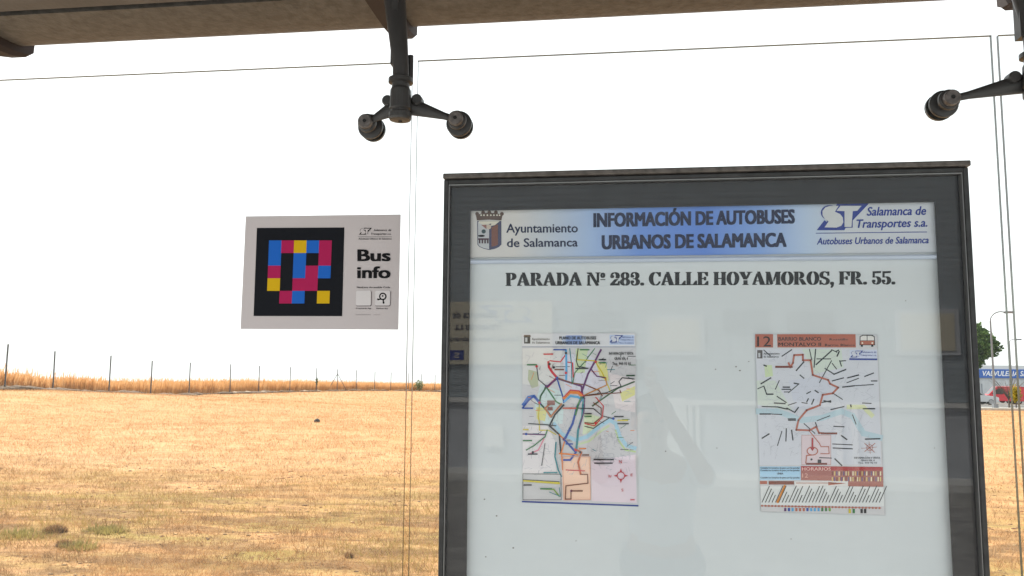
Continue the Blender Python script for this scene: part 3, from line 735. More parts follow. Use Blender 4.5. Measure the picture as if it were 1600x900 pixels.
# ST emblem (from the 1260..1480 close-up, 7.27x)
def st_emblem(P, ox, oy, s, dark, light, L0=2):
    f = lambda u, v: (ox+u*s, oy+v*s)
    P.poly([f(*q) for q in ((390, 125), (715, 125), (525, 325), (525, 405), (445, 408), (430, 435), (115, 435), (205, 320), (235, 345), (350, 130))], dark, L0)
    P.disc(*f(262, 235), 100*s, dark, L0+.2, 20, 85*s); P.disc(*f(330, 315), 102*s, dark, L0+.3, 20, 92*s)
    S_ = [(365, 158), (262, 160), (215, 175), (182, 215), (182, 265), (210, 310), (250, 335), (205, 402), (340, 405), (395, 385), (418, 345), (412, 290), (380, 250), (322, 225)]
    P.poly([f(*q) for q in S_], light, L0+1)
    P.poly([f(*q) for q in ((385, 158), (625, 158), (575, 215), (525, 218), (510, 398), (432, 398), (432, 218), (340, 215))], light, L0+1.2)
st = PB(lambda a, b: at(a, b, YP-.003), (0, -1, 0)); st_emblem(st, 1260, 300, 1/7.27, M_blue, ink(205, 208, 210)); st.build('company_emblem', hd)
# town crest (close-up 735..800, 11.25x)
cr_ = PB(lambda a, b: at(735+a/11.25, 320+b/11.25, YP-.003), (0, -1, 0))
brn, slate, grey_, rust, lg = ink(92, 74, 66), ink(70, 72, 100), ink(190, 192, 196), ink(122, 80, 70), ink(215, 210, 195)
cr_.poly([(120, 285), (545, 285), (545, 700), (500, 745), (430, 775), (335, 795), (240, 775), (160, 740), (125, 700)], slate, 2)
cr_.poly([(135, 300), (330, 300), (330, 780), (240, 765), (165, 730), (137, 695)], grey_, 3)
cr_.poly([(372, 400), (440, 360), (485, 345), (485, 700), (440, 725), (372, 735)], rust, 3)
cr_.poly([(150, 290), (515, 290), (430, 360), (350, 375), (370, 330), (240, 360), (150, 320)], lg, 4)
cr_.disc(325, 390, 42, ink(200, 185, 170), 5); cr_.poly([(190, 355), (285, 350), (285, 430)], ink(150, 110, 105), 5)
cr_.disc(235, 470, 38, ink(60, 80, 85), 5, 10); cr_.disc(195, 548, 62, M_ink, 5, 12, 20)
for i in range(4): cr_.rect(150+i*48, 590, 178+i*48, 680, ink(80, 60, 70), 5)
cr_.rect(140, 590, 325, 620, ink(80, 60, 70), 5.2)
cr_.poly([(115, 275), (100, 185), (200, 150), (330, 140), (470, 150), (565, 180), (545, 275), (330, 262)], brn, 4)
for u in (120, 225, 335, 450, 555): cr_.disc(u, 135 if 150 < u < 500 else 160, 34, brn, 4.3, 10); 
for u in (240, 300, 360, 415, 470, 190, 515): cr_.disc(u, 185, 15, lg, 5, 8)
cr_.build('town_crest', hd)
# enamelled rail under the header
rz1, rz0 = W(1100, 399).z, W(1100, 412).z
MB().tube([(gx0+.012, YP-.002, (rz0+rz1)/2), (gx1-.012, YP-.002, (rz0+rz1)/2)], (rz1-rz0)/2-.0004, M_rail, 16, flat=(1, .6), upv=(0, 0, 1)).build('rail', ib)

# stencil lettering
def arc(cx, cy, ro, rio, a0, a1, n=10):
    """list of quads of a ring sector; ro/rio = (rx,ry) outer / inner"""
    out = []
    for i in range(n):
        t0 = R_(a0+(a1-a0)*i/n); t1 = R_(a0+(a1-a0)*(i+1)/n)
        out.append([(cx+ro[0]*math.cos(t0), cy+ro[1]*math.sin(t0)), (cx+ro[0]*math.cos(t1), cy+ro[1]*math.sin(t1)),
                    (cx+rio[0]*math.cos(t1), cy+rio[1]*math.sin(t1)), (cx+rio[0]*math.cos(t0), cy+rio[1]*math.sin(t0))])
    return out
def rc(a, b, c, d): return [[(a, b), (c, b), (c, d), (a, d)]]
stem = rc(.07, 0, .31, 1)+rc(0, 0, .38, .07)+rc(0, .93, .38, 1)
Oo = arc(.47, .5, (.47, .52), (.2, .46), 98, 262, 14)+arc(.51, .5, (.47, .52), (.2, .46), -82, 82, 14)
GL = {
 'P': (stem+arc(.44, .72, (.38, .28), (.12, .21), -90, 90), .86),
 'R': (stem+arc(.44, .73, (.36, .27), (.12, .2), -88, 90)+[[(.44, .44), (.68, .44), (.96, .07), (1.0, 0), (.72, 0)]], 1.0),
 'A': ([[(0, 0), (.3, 0), (.3, .06), (.17, .06), (.4, .78), (.37, .9)], [(.44, 1.02), (.56, 1.02), (.98, .06), (1.02, 0), (.66, 0), (.44, .76)]]+rc(.26, .26, .56, .34), 1.03),
 'D': (stem+arc(.42, .5, (.52, .5), (.24, .43), -90, 90, 14), .96),
 'N': ([[(0, .93), (.0, 1), (.3, 1), (.95, .02), (.78, -.02), (.2, .86)]]+rc(.06, 0, .16, .8)+rc(0, 0, .26, .07)+rc(.84, .22, .94, 1)+rc(.74, .93, 1.05, 1), 1.05),
 'C': (arc(.5, .5, (.5, .52), (.22, .45), 100, 262, 14)+arc(.54, .5, (.4, .52), (.34, .44), -85, -25, 6)+arc(.54, .5, (.4, .52), (.34, .44), 25, 85, 6)+rc(.82, .66, .92, 1.0), .95),
 'L': (stem+rc(.42, 0, .85, .07)+[[(.6, .07), (.85, .07), (.85, .36), (.78, .3)]], .87),
 'E': (stem+rc(.42, 0, .85, .07)+rc(.42, .93, .82, 1)+rc(.42, .46, .62, .54)+rc(.57, .36, .66, .64)+[[(.6, .07), (.85, .07), (.85, .34), (.79, .28)], [(.6, .93), (.82, .93), (.82, .66), (.76, .72)]], .88),
 'F': (stem+rc(.42, .93, .84, 1)+rc(.42, .46, .62, .54)+rc(.57, .36, .66, .64)+[[(.6, .93), (.84, .93), (.84, .62), (.77, .7)]], .86),
 'H': (stem+[[(x+.62, z) for x, z in q] for q in stem]+rc(.38, .46, .62, .54), 1.02),
 'O': (Oo, .98), 'Y': ([[(0, 1), (.0, .93), (.05, .93), (.36, .42), (.6, .42), (.36, .93), (.4, 1)], [(.64, 1), (.64, .94), (.76, .94), (.56, .56), (.62, .48), (.88, .94), (1, .94), (1, 1)]]+rc(.36, 0, .6, .36)+rc(.28, 0, .68, .06), 1.0),
 'M': (rc(.07, 0, .17, .86)+rc(0, 0, .26, .07)+[[(0, 1), (0, .93), (.06, .93), (.42, .0), (.56, .1), (.3, 1)], [(.6, .2), (.66, .3), (.92, 1), (.86, 1)]]+rc(.9, 0, 1.14, 1)+rc(.84, 0, 1.22, .07)+rc(.86, .93, 1.22, 1), 1.22),
 'S': (arc(.38, .74, (.36, .28), (.14, .2), 80, 250, 10)+arc(.44, .26, (.36, .28), (.14, .2), -110, 80, 10)+[[(.22, .66), (.34, .44), (.6, .36), (.5, .56)]]+rc(.02, 0, .1, .34)+rc(.68, .68, .76, 1)+arc(.4, .74, (.33, .27), (.27, .2), 30, 75, 4)+arc(.4, .26, (.33, .27), (.27, .2), 205, 255, 4), .82),
 '2': (arc(.36, .72, (.36, .3), (.12, .22), -40, 88, 8)+arc(.3, .72, (.28, .28), (.2, .2), 95, 175, 5)+[[(.6, .5), (.36, .46), (.0, .12), (.0, 0), (.12, 0)]]+rc(.1, 0, .7, .16)+[[(.62, .1), (.7, .1), (.72, .36), (.66, .3)]]+arc(.12, .68, (.12, .12), (.01, .01), 0, 360, 8), .76),
 '8': (arc(.34, .74, (.3, .28), (.12, .2), 100, 260, 8)+arc(.38, .74, (.3, .28), (.12, .2), -80, 80, 8)+arc(.34, .26, (.36, .28), (.14, .2), 100, 260, 8)+arc(.38, .26, (.36, .28), (.14, .2), -80, 80, 8)+rc(.2, .46, .52, .54), .76),
 '3': (arc(.34, .74, (.34, .28), (.1, .2), -80, 85, 8)+arc(.34, .26, (.38, .28), (.14, .2), -85, 80, 8)+rc(.22, .47, .46, .54)+arc(.28, .74, (.26, .28), (.2, .2), 95, 170, 4)+arc(.28, .26, (.26, .28), (.2, .2), 190, 265, 4)+arc(.12, .7, (.11, .11), (.01, .01), 0, 360, 8)+arc(.12, .28, (.11, .11), (.01, .01), 0, 360, 8), .74),
 '5': (rc(.08, .52, .16, 1)+[[(.12, .84), (.66, .86), (.7, 1.02), (.12, 1)]]+arc(.34, .3, (.38, .32), (.14, .24), -88, 85, 10)+arc(.26, .3, (.24, .3), (.18, .22), 190, 262, 4)+arc(.12, .26, (.11, .11), (.01, .01), 0, 360, 8)+rc(.14, .54, .3, .6), .74),
 '.': (arc(.12, .1, (.12, .12), (.01, .01), 0, 360, 10), .24),
 ',': (arc(.12, .1, (.12, .12), (.01, .01), 0, 360, 10)+[[(.16, .06), (.24, .08), (.2, -.12), (.06, -.26), (.05, -.2)]], .26),
 'º': (arc(.16, .78, (.16, .2), (.07, .14), 0, 360, 14)+rc(.0, .42, .32, .48), .34),
}
def stencil(P, s, x0, x1, base, cap, m, layer, skew=0, gap=.09, sp=.40):
    w = 0; pos = []
    for ch in s:
        if ch == ' ': w += sp; continue
        pos.append((ch, w)); w += GL[ch][1]+gap
    w -= gap; k = (x1-x0)/w
    for ch, o in pos:
        for e_, dx in enumerate((-.055, -.018, .018, .055)):
            for q in GL[ch][0]:
                P.poly([(x0+(o+a+dx)*k, base-b*cap+skew*(o+a)/w) for a, b in q], m, layer+e_*.3)
        layer += .0
pn = PB(lambda a, b: at(a, b, YP+.001), (0, -1, 0))
stencil(pn, 'PARADA Nº 283. CALLE HOYAMOROS, FR. 55.', 791, 1398, 446.8, 20.5, M_ink, 1, -2.5)
pn.build('stop_name_lettering', ib)

# ------------------------------------------------------------------ posters (maps)
YS = YP - .0006   # paper face
def sheet(name, quad, loc, label, m=M_paper):
    e = empty(name, loc, label, 'map poster')
    v = [at(a, b, YS) for a, b in quad]; v2 = [p+Vector((0, .0008, 0)) for p in v]
    MB().add(v+v2, [(0, 1, 2, 3), (7, 6, 5, 4), (0, 4, 5, 1), (1, 5, 6, 2), (2, 6, 7, 3), (3, 7, 4, 0)], m).build('paper_sheet', e)
    return e
m1 = sheet('route_map_poster', [(815.5, 521), (993, 520), (997, 791.5), (816.5, 785)], at(905, 655, YS), 'colourful network map poster of all bus routes, left of the two on the board')
A = PB(lambda a, b: at(800+a/2.905, 500+b/2.905, YS), (0, -1, 0), .00012)
c_bl, c_lb, c_or, c_rd, c_pu, c_gn, c_ye, c_br, c_gr, c_pk, c_tl = [ink(*c) for c in ((35, 75, 160), (90, 165, 215), (225, 125, 40), (200, 50, 60), (95, 45, 100), (60, 120, 75), (205, 190, 60), (120, 70, 50), (48, 50, 56), (225, 140, 160), (50, 130, 140))]
pal_g, pal_y, pal_b, pal_p, pal_l, pal_o = ink(200, 215, 175), ink(222, 218, 150), ink(165, 205, 225), ink(228, 212, 222), ink(205, 205, 228), ink(246, 205, 180)
# tinted districts
A.poly([(48, 130), (230, 125), (210, 260), (120, 300), (48, 290)], ink(222, 220, 218), 1)
A.poly([(230, 160), (330, 150), (420, 200), (430, 300), (320, 330), (240, 330)], ink(214, 213, 226), 1)
A.poly([(130, 290), (240, 330), (230, 470), (150, 480), (100, 400)], ink(205, 222, 222), 1.1)
A.poly([(290, 130), (345, 130), (330, 240), (285, 240)], pal_g, 1.3); A.poly([(375, 180), (430, 200), (440, 280), (400, 260)], pal_y, 1.3)
A.poly([(75, 225), (115, 235), (120, 300), (90, 310), (72, 270)], ink(185, 190, 160), 1.3)
A.poly([(440, 240), (558, 270), (560, 420), (470, 400)], ink(226, 216, 218), 1.2); A.poly([(490, 330), (558, 300), (558, 340), (500, 370)], pal_y, 1.4)
A.poly([(48, 480), (160, 480), (200, 560), (200, 690), (48, 700)], ink(228, 222, 224), 1.1)
A.poly([(225, 620), (355, 620), (358, 815), (232, 818)], pal_o, 1.5); A.poly([(360, 640), (560, 610), (566, 830), (362, 822)], pal_p, 1.2)
A.poly([(110, 395), (160, 400), (150, 460), (112, 450)], pal_y, 1.4); A.poly([(330, 420), (400, 440), (390, 500), (320, 520)], ink(212, 224, 190), 1.3)
# river
A.line([(50, 385), (75, 350), (100, 345), (125, 375)], 13, ink(80, 120, 190), 2); A.line([(190, 470), (230, 520), (290, 545), (340, 530), (400, 480), (445, 455), (470, 470), (490, 530), (520, 570), (560, 582)], 17, pal_b, 2)
A.line([(300, 565), (350, 550), (410, 500), (440, 480)], 9, pal_g, 2.3); A.line([(470, 500), (485, 550), (515, 590), (560, 598)], 7, ink(190, 215, 150), 2.3)
# street grain
for i in range(150):
    a, b = random.uniform(380, 545) if i % 3 else random.uniform(55, 300), random.uniform(500, 640) if i % 3 else random.uniform(330, 700)
    an = random.choice((.35, 1.9))+random.gauss(0, .15); l = random.uniform(6, 22)
    A.line([(a, b), (a+l*math.cos(an), b+l*math.sin(an))], 1.6, ink(170, 172, 182), 2.6)
for i in range(260):
    a, b = random.uniform(55, 550), random.uniform(135, 690); an = random.choice((.45, -.5, 1.2, 1.9, 0))+random.gauss(0, .2); l = random.uniform(8, 34)
    A.line([(a, b), (a+l*math.cos(an), b+l*math.sin(an))], 1.2, ink(178, 176, 184), 2.65)
# routes
RT = [
 ([(165, 190), (168, 215), (185, 240), (205, 262), (180, 285), (160, 305)], 10, c_rd), ([(172, 185), (220, 190), (245, 155), (245, 190), (275, 195), (278, 260)], 5, c_rd),
 ([(245, 135), (247, 200), (246, 270)], 9, c_lb), ([(262, 130), (270, 200), (272, 290)], 4, c_tl), ([(150, 310), (205, 265), (315, 300), (320, 340)], 8, c_pu),
 ([(205, 268), (230, 345), (235, 375)], 6, c_bl), ([(160, 310), (200, 370), (225, 385)], 6, c_gn), ([(112, 210), (120, 270), (155, 300)], 4, c_gr),
 ([(155, 305), (130, 345), (125, 375), (165, 420), (180, 440)], 7, ink(50, 90, 60)), ([(205, 262), (270, 285), (335, 295), (395, 320), (410, 345)], 5, c_br),
 ([(375, 130), (330, 190), (285, 240), (275, 290)], 4, c_gn), ([(404, 135), (370, 200), (345, 245), (315, 330)], 8, c_pu), ([(300, 130), (295, 180), (375, 185), (410, 240), (445, 320)], 5, c_ye),
 ([(300, 130), (292, 185), (300, 210), (345, 220)], 4, c_gr), ([(360, 225), (385, 255), (425, 262)], 5, c_pu), ([(425, 262), (430, 295), (320, 345)], 5, ink(190, 130, 70)),
 ([(555, 280), (480, 310), (400, 365), (365, 390)], 6, ink(60, 90, 60)), ([(555, 268), (500, 262), (485, 280), (495, 300), (430, 330), (330, 342)], 4, c_gr), ([(490, 320), (495, 330), (420, 335), (325, 345)], 4, c_br),
 ([(235, 355), (262, 328), (300, 330), (325, 350)], 12, c_or), ([(238, 370), (265, 345), (300, 350), (320, 365)], 9, c_lb), ([(237, 348), (265, 318), (305, 322), (328, 345)], 5, c_rd),
 ([(320, 350), (295, 395), (275, 470), (245, 530), (235, 545)], 9, c_bl), ([(325, 355), (318, 440), (300, 500), (295, 560), (290, 600)], 9, c_tl), ([(315, 350), (300, 385), (288, 430)], 8, c_gn),
 ([(330, 355), (326, 420), (304, 490)], 5, c_pu), ([(235, 385), (195, 430), (170, 480), (215, 520), (222, 600)], 7, c_gr), ([(180, 375), (150, 400), (175, 440), (225, 380)], 7, ink(190, 125, 90)),
 ([(300, 400), (370, 402), (410, 435), (458, 447)], 4, c_gr), ([(370, 375), (405, 400), (405, 440), (370, 470), (330, 465)], 4, c_br), ([(380, 350), (415, 390), (410, 440), (375, 480), (330, 470)], 4, c_rd),
 ([(440, 445), (400, 470), (370, 492), (330, 482)], 3.5, c_gr), ([(75, 470), (160, 475), (200, 480)], 4, c_gr), ([(125, 478), (125, 500), (165, 500), (200, 520)], 4, c_ye), ([(50, 517), (150, 520)], 5, c_pu),
 ([(65, 590), (100, 570), (150, 530), (160, 500)], 5, c_gn), ([(145, 540), (120, 590), (85, 605)], 5, c_pk), ([(150, 560), (135, 660)], 3, c_gr), ([(200, 555), (195, 620), (210, 680), (225, 710)], 6, c_tl),
 ([(215, 520), (240, 545), (225, 600), (230, 680)], 5, c_or), ([(240, 545), (290, 600), (265, 635), (235, 635)], 8, c_bl), ([(285, 585), (315, 600), (300, 645), (312, 700)], 8, ink(190, 100, 60)),
 ([(312, 700), (343, 700), (345, 740), (245, 752), (242, 812), (268, 812), (268, 775), (320, 775)], 4.5, c_br), ([(245, 680), (330, 684)], 4, c_rd), ([(215, 605), (300, 612)], 6, c_or),
 ([(52, 728), (215, 740)], 9, c_ye), ([(52, 724), (215, 734)], 3, c_gr), ([(130, 765), (190, 768), (215, 800)], 6, ink(120, 150, 70)), ([(170, 780), (220, 800), (215, 760)], 3, c_tl), ([(48, 400), (75, 365), (100, 345), (130, 380)], 7, c_bl), ([(125, 380), (120, 440), (125, 470)], 4, c_ye)]
for i in range(60):
    a, b = random.uniform(60, 540), random.uniform(140, 600); an = random.choice((.5, -.6, 1.9, 0, 0)); l = random.uniform(10, 38)
    A.line([(a, b), (a+l*math.cos(an), b+l*math.sin(an))], random.choice((1.6, 2.2, 2.8)), random.choice((c_gr, c_gr, c_br, c_pu, c_gn, c_tl, c_or)), 2.8)
for i, (p, w, m) in enumerate(RT): A.line(p, w*1.08, m, 3+i*.28)
for p in ((170, 200), (245, 150), (190, 215), (205, 262), (155, 300), (112, 210), (235, 540), (290, 590), (325, 350), (380, 190), (460, 447), (95, 600), (65, 517), (125, 375), (270, 775), (310, 600), (380, 468), (245, 240)):
    A.disc(p[0], p[1], 6, random.choice((c_gr, c_pu, c_bl, c_rd)), 18, 8)
for r in ((160, 365, 195, 385), (162, 395, 185, 410)): A.rect(*r, ink(140, 95, 90), 18)
for a, b, c, col in ((145, 155, 185, c_rd), (190, 135, 245, c_bl), (70, 203, 112, c_gn), (520, 252, 556, ink(50, 80, 60)), (195, 225, 235, c_br), (290, 220, 345, c_gr), (395, 180, 425, c_gr), (395, 194, 425, c_gn), (310, 135, 350, c_gn), (232, 400, 290, ink(200, 90, 60)),
                     (52, 400, 95, c_bl), (52, 497, 74, c_ye), (52, 547, 90, c_gn), (75, 608, 115, c_gr), (465, 438, 505, c_gr), (480, 455, 525, c_ye), (480, 470, 528, c_gr), (330, 425, 360, c_gr), (330, 437, 360, c_gn), (305, 583, 335, c_or), (320, 612, 348, c_br), (270, 775, 318, c_br), (145, 692, 205, c_tl), (130, 765, 180, c_gn), (55, 748, 88, c_gr), (372, 633, 460, c_gr), (375, 649, 455, c_gr), (245, 562, 275, c_bl)):
    A.line([(a, b), (c, b)], 6, col, 18.5)
A.ring(415, 640, 48, 1.4, ink(160, 160, 165), 18, 20, rb=16)
for q in ([(50, 697), (222, 700), (224, 815), (50, 815)], [(230, 620), (355, 620), (356, 815), (236, 816)]): A.line(q, 2.2, c_gr if q[0][0] == 50 else ink(215, 150, 130), 18, True)
c_cr = ink(185, 60, 70); A.ring(494, 706, 17, 4, c_cr, 19)
for dx, dy in ((0, 1), (0, -1), (1, 0), (-1, 0)): A.poly([(494+dx*34, 706+dy*34), (494+dx*17+dy*5, 706+dy*17+dx*5), (494+dx*17-dy*5, 706+dy*17-dx*5)], c_cr, 19.2)
A.text('N', 485, 650, 499, 15, c_cr, 19); A.text('S', 496, 777, 506, 13, c_cr, 19); A.text('E', 538, 708, 548, 12, c_cr, 19); A.text('W', 436, 716, 452, 14, c_cr, 19)
A.text('INFORMACIÓN Y VENTA', 440, 158, 551, 13, M_ink, 19, .03, 0, 1); A.text('GRAN VÍA, 4', 464, 181, 526, 13, M_ink, 19, .03, 0, 1); A.text('Tno. 900 92 01', 455, 204, 538, 13, M_ink, 19, .03, 0, 1)
A.rect(46, 61, 558, 120, ink(218, 218, 222), 1.6)
A.rect(245, 70, 318, 112, ink(140, 165, 220), 2.2); A.rect(228, 74, 335, 108, ink(185, 198, 225), 2)
A.text('PLANO DE AUTOBUSES', 215, 88, 382, 14, M_ink, 19, .04, 0, 2); A.text('URBANOS DE SALAMANCA', 198, 110, 400, 14, M_ink, 19, .04, 0, 2)
A.rect(55, 68, 83, 107, c_gr, 3); A.poly([(55, 68), (83, 68), (86, 76), (52, 76)], brn, 3.2); A.rect(60, 80, 70, 100, grey_, 3.4)
A.text('Ayuntamiento', 90, 91, 172, 10, M_ink, 19, .01, 0, 1); A.text('de Salamanca', 90, 107, 172, 10, M_ink, 19, .01, 0, 1)
A.rect(443, 68, 555, 112, ink(190, 205, 235), 2.4)
st_emblem(A, 430, 56, .105, M_blue, ink(205, 208, 220), 3)
A.text('Salamanca de', 498, 81, 552, 8, M_blue, 19, .01, .2, 1); A.text('Transportes s.a.', 492, 93, 552, 8, M_blue, 19, .01, .2, 1); A.text('Autobuses Urbanos de Salamanca', 447, 107, 552, 7, M_blue, 19, .01, .2, 1)
A.line([(46, 122), (558, 122)], 2.4, ink(120, 130, 165), 3); A.line([(47, 824), (572, 843)], 7, ink(35, 60, 140), 3)
A.line([(538, 815), (555, 815)], 5, c_rd, 19)
A.build('map_print', m1)

m2 = sheet('line_map_poster', [(1180, 523), (1370.5, 523), (1384, 805), (1189, 799)], at(1280, 660, YS), 'brown headed poster of route 12 with stop list, right one on the board')
B = PB(lambda a, b: at(1170+a/2.904, 505+b/2.904, YS), (0, -1, 0), .00012)
mar = ink(176, 102, 84); mard = ink(120, 60, 48); dk_ = ink(38, 42, 48)
B.rect(29, 50, 110, 110, mar, 2); B.poly([(128, 50), (484, 50), (486, 110), (130, 110)], mar, 2)
B.text('12', 38, 105, 100, 48, M_ink, 4, -.005, 0, 3)
B.text('BARRIO BLANCO', 134, 79, 328, 17, dk_, 4, .02, 0, 2); B.text('MONTALVO II', 134, 104, 328, 17, M_ink, 4, .02, 0, 2)
B.text('Rosetillo', 366, 78, 450, 10, dk_, 4, .02, 0, 1); B.text('Barrio Blanco', 345, 104, 482, 11, M_ink, 4, .02, 0, 1)
# bus symbol
B.poly([(503, 60), (515, 53), (560, 53), (571, 60), (573, 100), (502, 100)], M_ink, 2); B.poly([(507, 62), (518, 57), (556, 57), (567, 62), (568, 78), (506, 78)], ink(225, 222, 218), 3)
B.rect(506, 80, 569, 97, mar, 3); B.rect(535, 57, 538, 78, M_ink, 3.5); B.rect(508, 98, 518, 107, M_ink, 3); B.rect(555, 98, 565, 107, M_ink, 3); B.disc(515, 90, 4, ink(240, 230, 210), 4, 8); B.disc(560, 90, 4, ink(240, 230, 210), 4, 8)
B.poly([(30, 115), (582, 115), (590, 300), (600, 640), (48, 645), (35, 300)], ink(208, 210, 218), 1)
B.poly([(180, 260), (330, 240), (400, 290), (330, 380), (210, 390)], ink(204, 207, 219), 1.4)
B.poly([(240, 118), (420, 118), (430, 200), (300, 230)], ink(205, 216, 205), 1.4); B.poly([(70, 190), (105, 190), (110, 240), (75, 245)], pal_g, 1.4); B.poly([(35, 260), (120, 260), (200, 400), (40, 370)], ink(205, 214, 205), 1.3)
B.line([(40, 400), (130, 400), (240, 440), (330, 430), (420, 400), (470, 420), (520, 500), (600, 520)], 26, ink(182, 205, 215), 1.8); B.line([(450, 380), (520, 380), (560, 420)], 20, ink(214, 218, 175), 2)
for i in range(70):
    a, b = random.uniform(60, 560), random.uniform(400, 600); an = random.choice((.3, 1.85)); l = random.uniform(6, 20)
    B.line([(a, b), (a+l*math.cos(an), b+l*math.sin(an))], 1.4, ink(180, 182, 192), 2.1)
for i in range(240):
    a, b = random.uniform(45, 560), random.uniform(125, 600); an = random.choice((.45, -.5, 1.2, 1.9, 0))+random.gauss(0, .2); l = random.uniform(8, 36)
    B.line([(a, b), (a+l*math.cos(an), b+l*math.sin(an))], 1.2, ink(180, 182, 192), 2.2)
seg = [((68,122),(98,148)),((150,150),(195,120)),((215,215),(250,175)),((275,118),(285,165)),((303,118),(296,200)),((305,188),(375,125)),((308,162),(372,162)),((395,128),(408,122)),((400,150),(410,128)),((378,182),(398,208)),((345,205),(385,230)),((385,232),(440,210)),((320,270),(375,170)),((412,170),(420,195)),((448,248),(498,235)),((445,270),(498,250)),((525,242),(566,226)),((425,290),(478,284)),((480,284),(566,278)),((378,262),(430,248)),((55,275),(100,248)),((40,298),(68,285)),((68,285),(80,320)),((80,322),(110,322)),((120,300),(138,260)),((150,300),(190,300)),((155,290),(185,290)),((160,312),(185,312)),((128,332),(170,360)),((115,362),(165,365)),((180,315),(228,275)),((232,235),(250,250)),((205,272),(226,276)),((178,372),(215,360)),((172,385),(208,405)),((208,405),(225,382)),((60,378),(130,380)),((130,380),(175,390)),((50,412),(98,412)),((98,412),(150,414)),((178,434),(212,434)),((180,440),(212,440)),((310,442),(368,420)),((330,360),(372,352)),((340,352),(372,358)),((385,320),(425,346)),((372,392),(432,378)),((60,522),(92,502)),((130,555),(150,490)),((168,535),(170,478)),((200,530),(194,485)),((515,362),(555,364)),((518,388),(572,388)),((462,370),(464,380)),((470,415),(486,458)),((385,468),(432,470)),((420,510),(445,528)),((250,455),(300,500)),((302,450),(312,480)),((528,526),(595,524)),((380,548),(470,552)),((382,566),(470,570)),((390,615),(422,646)),((320,610),(375,612)),((270,342),(262,358)),((295,345),(285,368)),((240,360),(265,364)),((262,320),(280,310)),((300,305),(315,315)),((375,120),(400,132)),((555,262),(582,262)),((68,190),(80,195)),((415,172),(440,170))]
for i, s__ in enumerate(seg): B.line(list(s__), 4.2+1.8*((i*7) % 3)/2, dk_, 3+(i % 5)*.2)
rt_ = [(180,180),(188,200),(200,180),(205,145),(245,143),(245,168),(280,168),(290,235),(360,258),(368,275),(405,292),(380,318),(335,325),(322,372),(262,395),(225,440),(215,484),(275,486),(305,470),(318,498),(350,500)]
B.line(rt_, 8.5, mar, 6)
B.line([(122,198),(196,198)], 9, mard, 6.5); B.line([(330,500),(398,500)], 9, mard, 6.5)
for p in rt_[1:]: B.disc(p[0], p[1], 5, mard, 7, 8)
B.rect(240, 508, 372, 642, ink(218, 200, 205), 2.3); B.line([(240,508),(372,508),(372,642),(240,642)], 1.5, mar, 3, True)
B.line([(275,490),(320,545),(327,560),(362,560),(364,592),(325,592)], 4, mar, 6); B.ring(288, 580, 24, 5, mar, 6.3, 18, rb=18); B.poly([(284, 520), (292, 520), (292, 565), (300, 562), (288, 580), (276, 562), (284, 565)], ink(165, 40, 45), 8)
B.line([(285,598),(262,600),(258,635)], 5, mar, 6); B.line([(262,638),(352,638)], 9, mard, 6.5); B.disc(284,618,5,dk_,7,8); B.rect(312,618,328,634,dk_,7)
B.ring(548, 565, 14, 2, mar, 6); B.line([(510,568),(580,562)], 1.6, mar, 6); B.line([(545,538),(551,592)], 1.6, mar, 6); B.line([(525,545),(570,585)], 3, mar, 6); B.line([(572,545),(525,582)], 3, mar, 6)
B.text('INFORMACIÓN Y VENTA', 478, 615, 595, 9, dk_, 6, .02, 0, 1); B.text('GRAN VÍA, 4', 508, 626, 570, 8, dk_, 6, .02, 0, 1); B.text('Tno. 900 92 01', 495, 637, 580, 8, dk_, 6, .02, 0, 1)
B.rect(38, 122, 62, 160, ink(90, 85, 85), 3); B.rect(43, 135, 52, 155, grey_, 3.4)
B.text('Ayuntamiento', 66, 142, 140, 9, dk_, 6, .02, 0, 1); B.text('de Salamanca', 66, 156, 135, 9, dk_, 6, .02, 0, 1)
B.rect(458, 122, 582, 168, ink(205, 212, 232), 2.4); st_emblem(B, 448, 112, .10, M_blue, ink(205, 208, 220), 3)
B.text('Salamanca de', 510, 135, 578, 9, M_blue, 6, .01, .2, 1); B.text('Transportes s.a.', 505, 149, 579, 9, M_blue, 6, .01, .2, 1); B.line([(458, 163), (580, 164)], 8, M_blue, 5)
# timetable strip
B.rect(50, 650, 235, 712, ink(165, 205, 232), 3)
for v in (656, 667, 700): B.text('Consulte los horarios de paso por las paradas', 52, v+4, 230, 8, M_navy, 6, .03, 0, 1)
B.text('LÍNEA', 128, 686, 156, 8, M_navy, 6, .03, 0, 1)
B.poly([(236, 648), (608, 652), (610, 742), (450, 740), (448, 716), (236, 712)], ink(165, 100, 90), 3); B.poly([(236, 648), (608, 652), (608, 668), (236, 668)], ink(170, 55, 55), 3.5)
B.text('HORARIOS', 240, 668, 372, 15, ink(230, 190, 180), 6, .02, 0, 2); B.text('12', 242, 700, 268, 20, ink(225, 170, 155), 6, 0, 0, 2)
for i in range(44):
    a = 376+(i % 22)*10.4; b = 672+(i//22)*26; B.rect(a, b, a+5, b+19, (ink(235, 225, 190), ink(95, 90, 130), ink(215, 190, 120))[(i*5) % 3] if (i*3) % 4 else mard, 6)
B.rect(50, 716, 83, 730, mar, 4); B.rect(90, 716, 205, 732, mard, 4)
B.poly([(205, 718), (450, 716), (450, 738), (210, 742)], ink(225, 222, 220), 4.5); B.line([(215, 725), (420, 725)], 3, mar, 6); B.poly([(360, 720), (440, 727), (360, 735)], mar, 6)
B.poly([(52, 740), (450, 740), (612, 745), (615, 830), (55, 826)], ink(222, 224, 224), 2.5)
for i in range(36):
    a = 60+i*15.2; top = 738+((i*29) % 4)*14 if i % 5 else 740
    if i == 5: B.line([(a-6, 812), (a+28, 738)], 11, ink(210, 130, 50), 5)
    B.line([(a, 812), (a+(812-top)*.45, top)], 3.6, dk_, 6); B.disc(a, 828+i*.3, 5, mar, 6, 8)
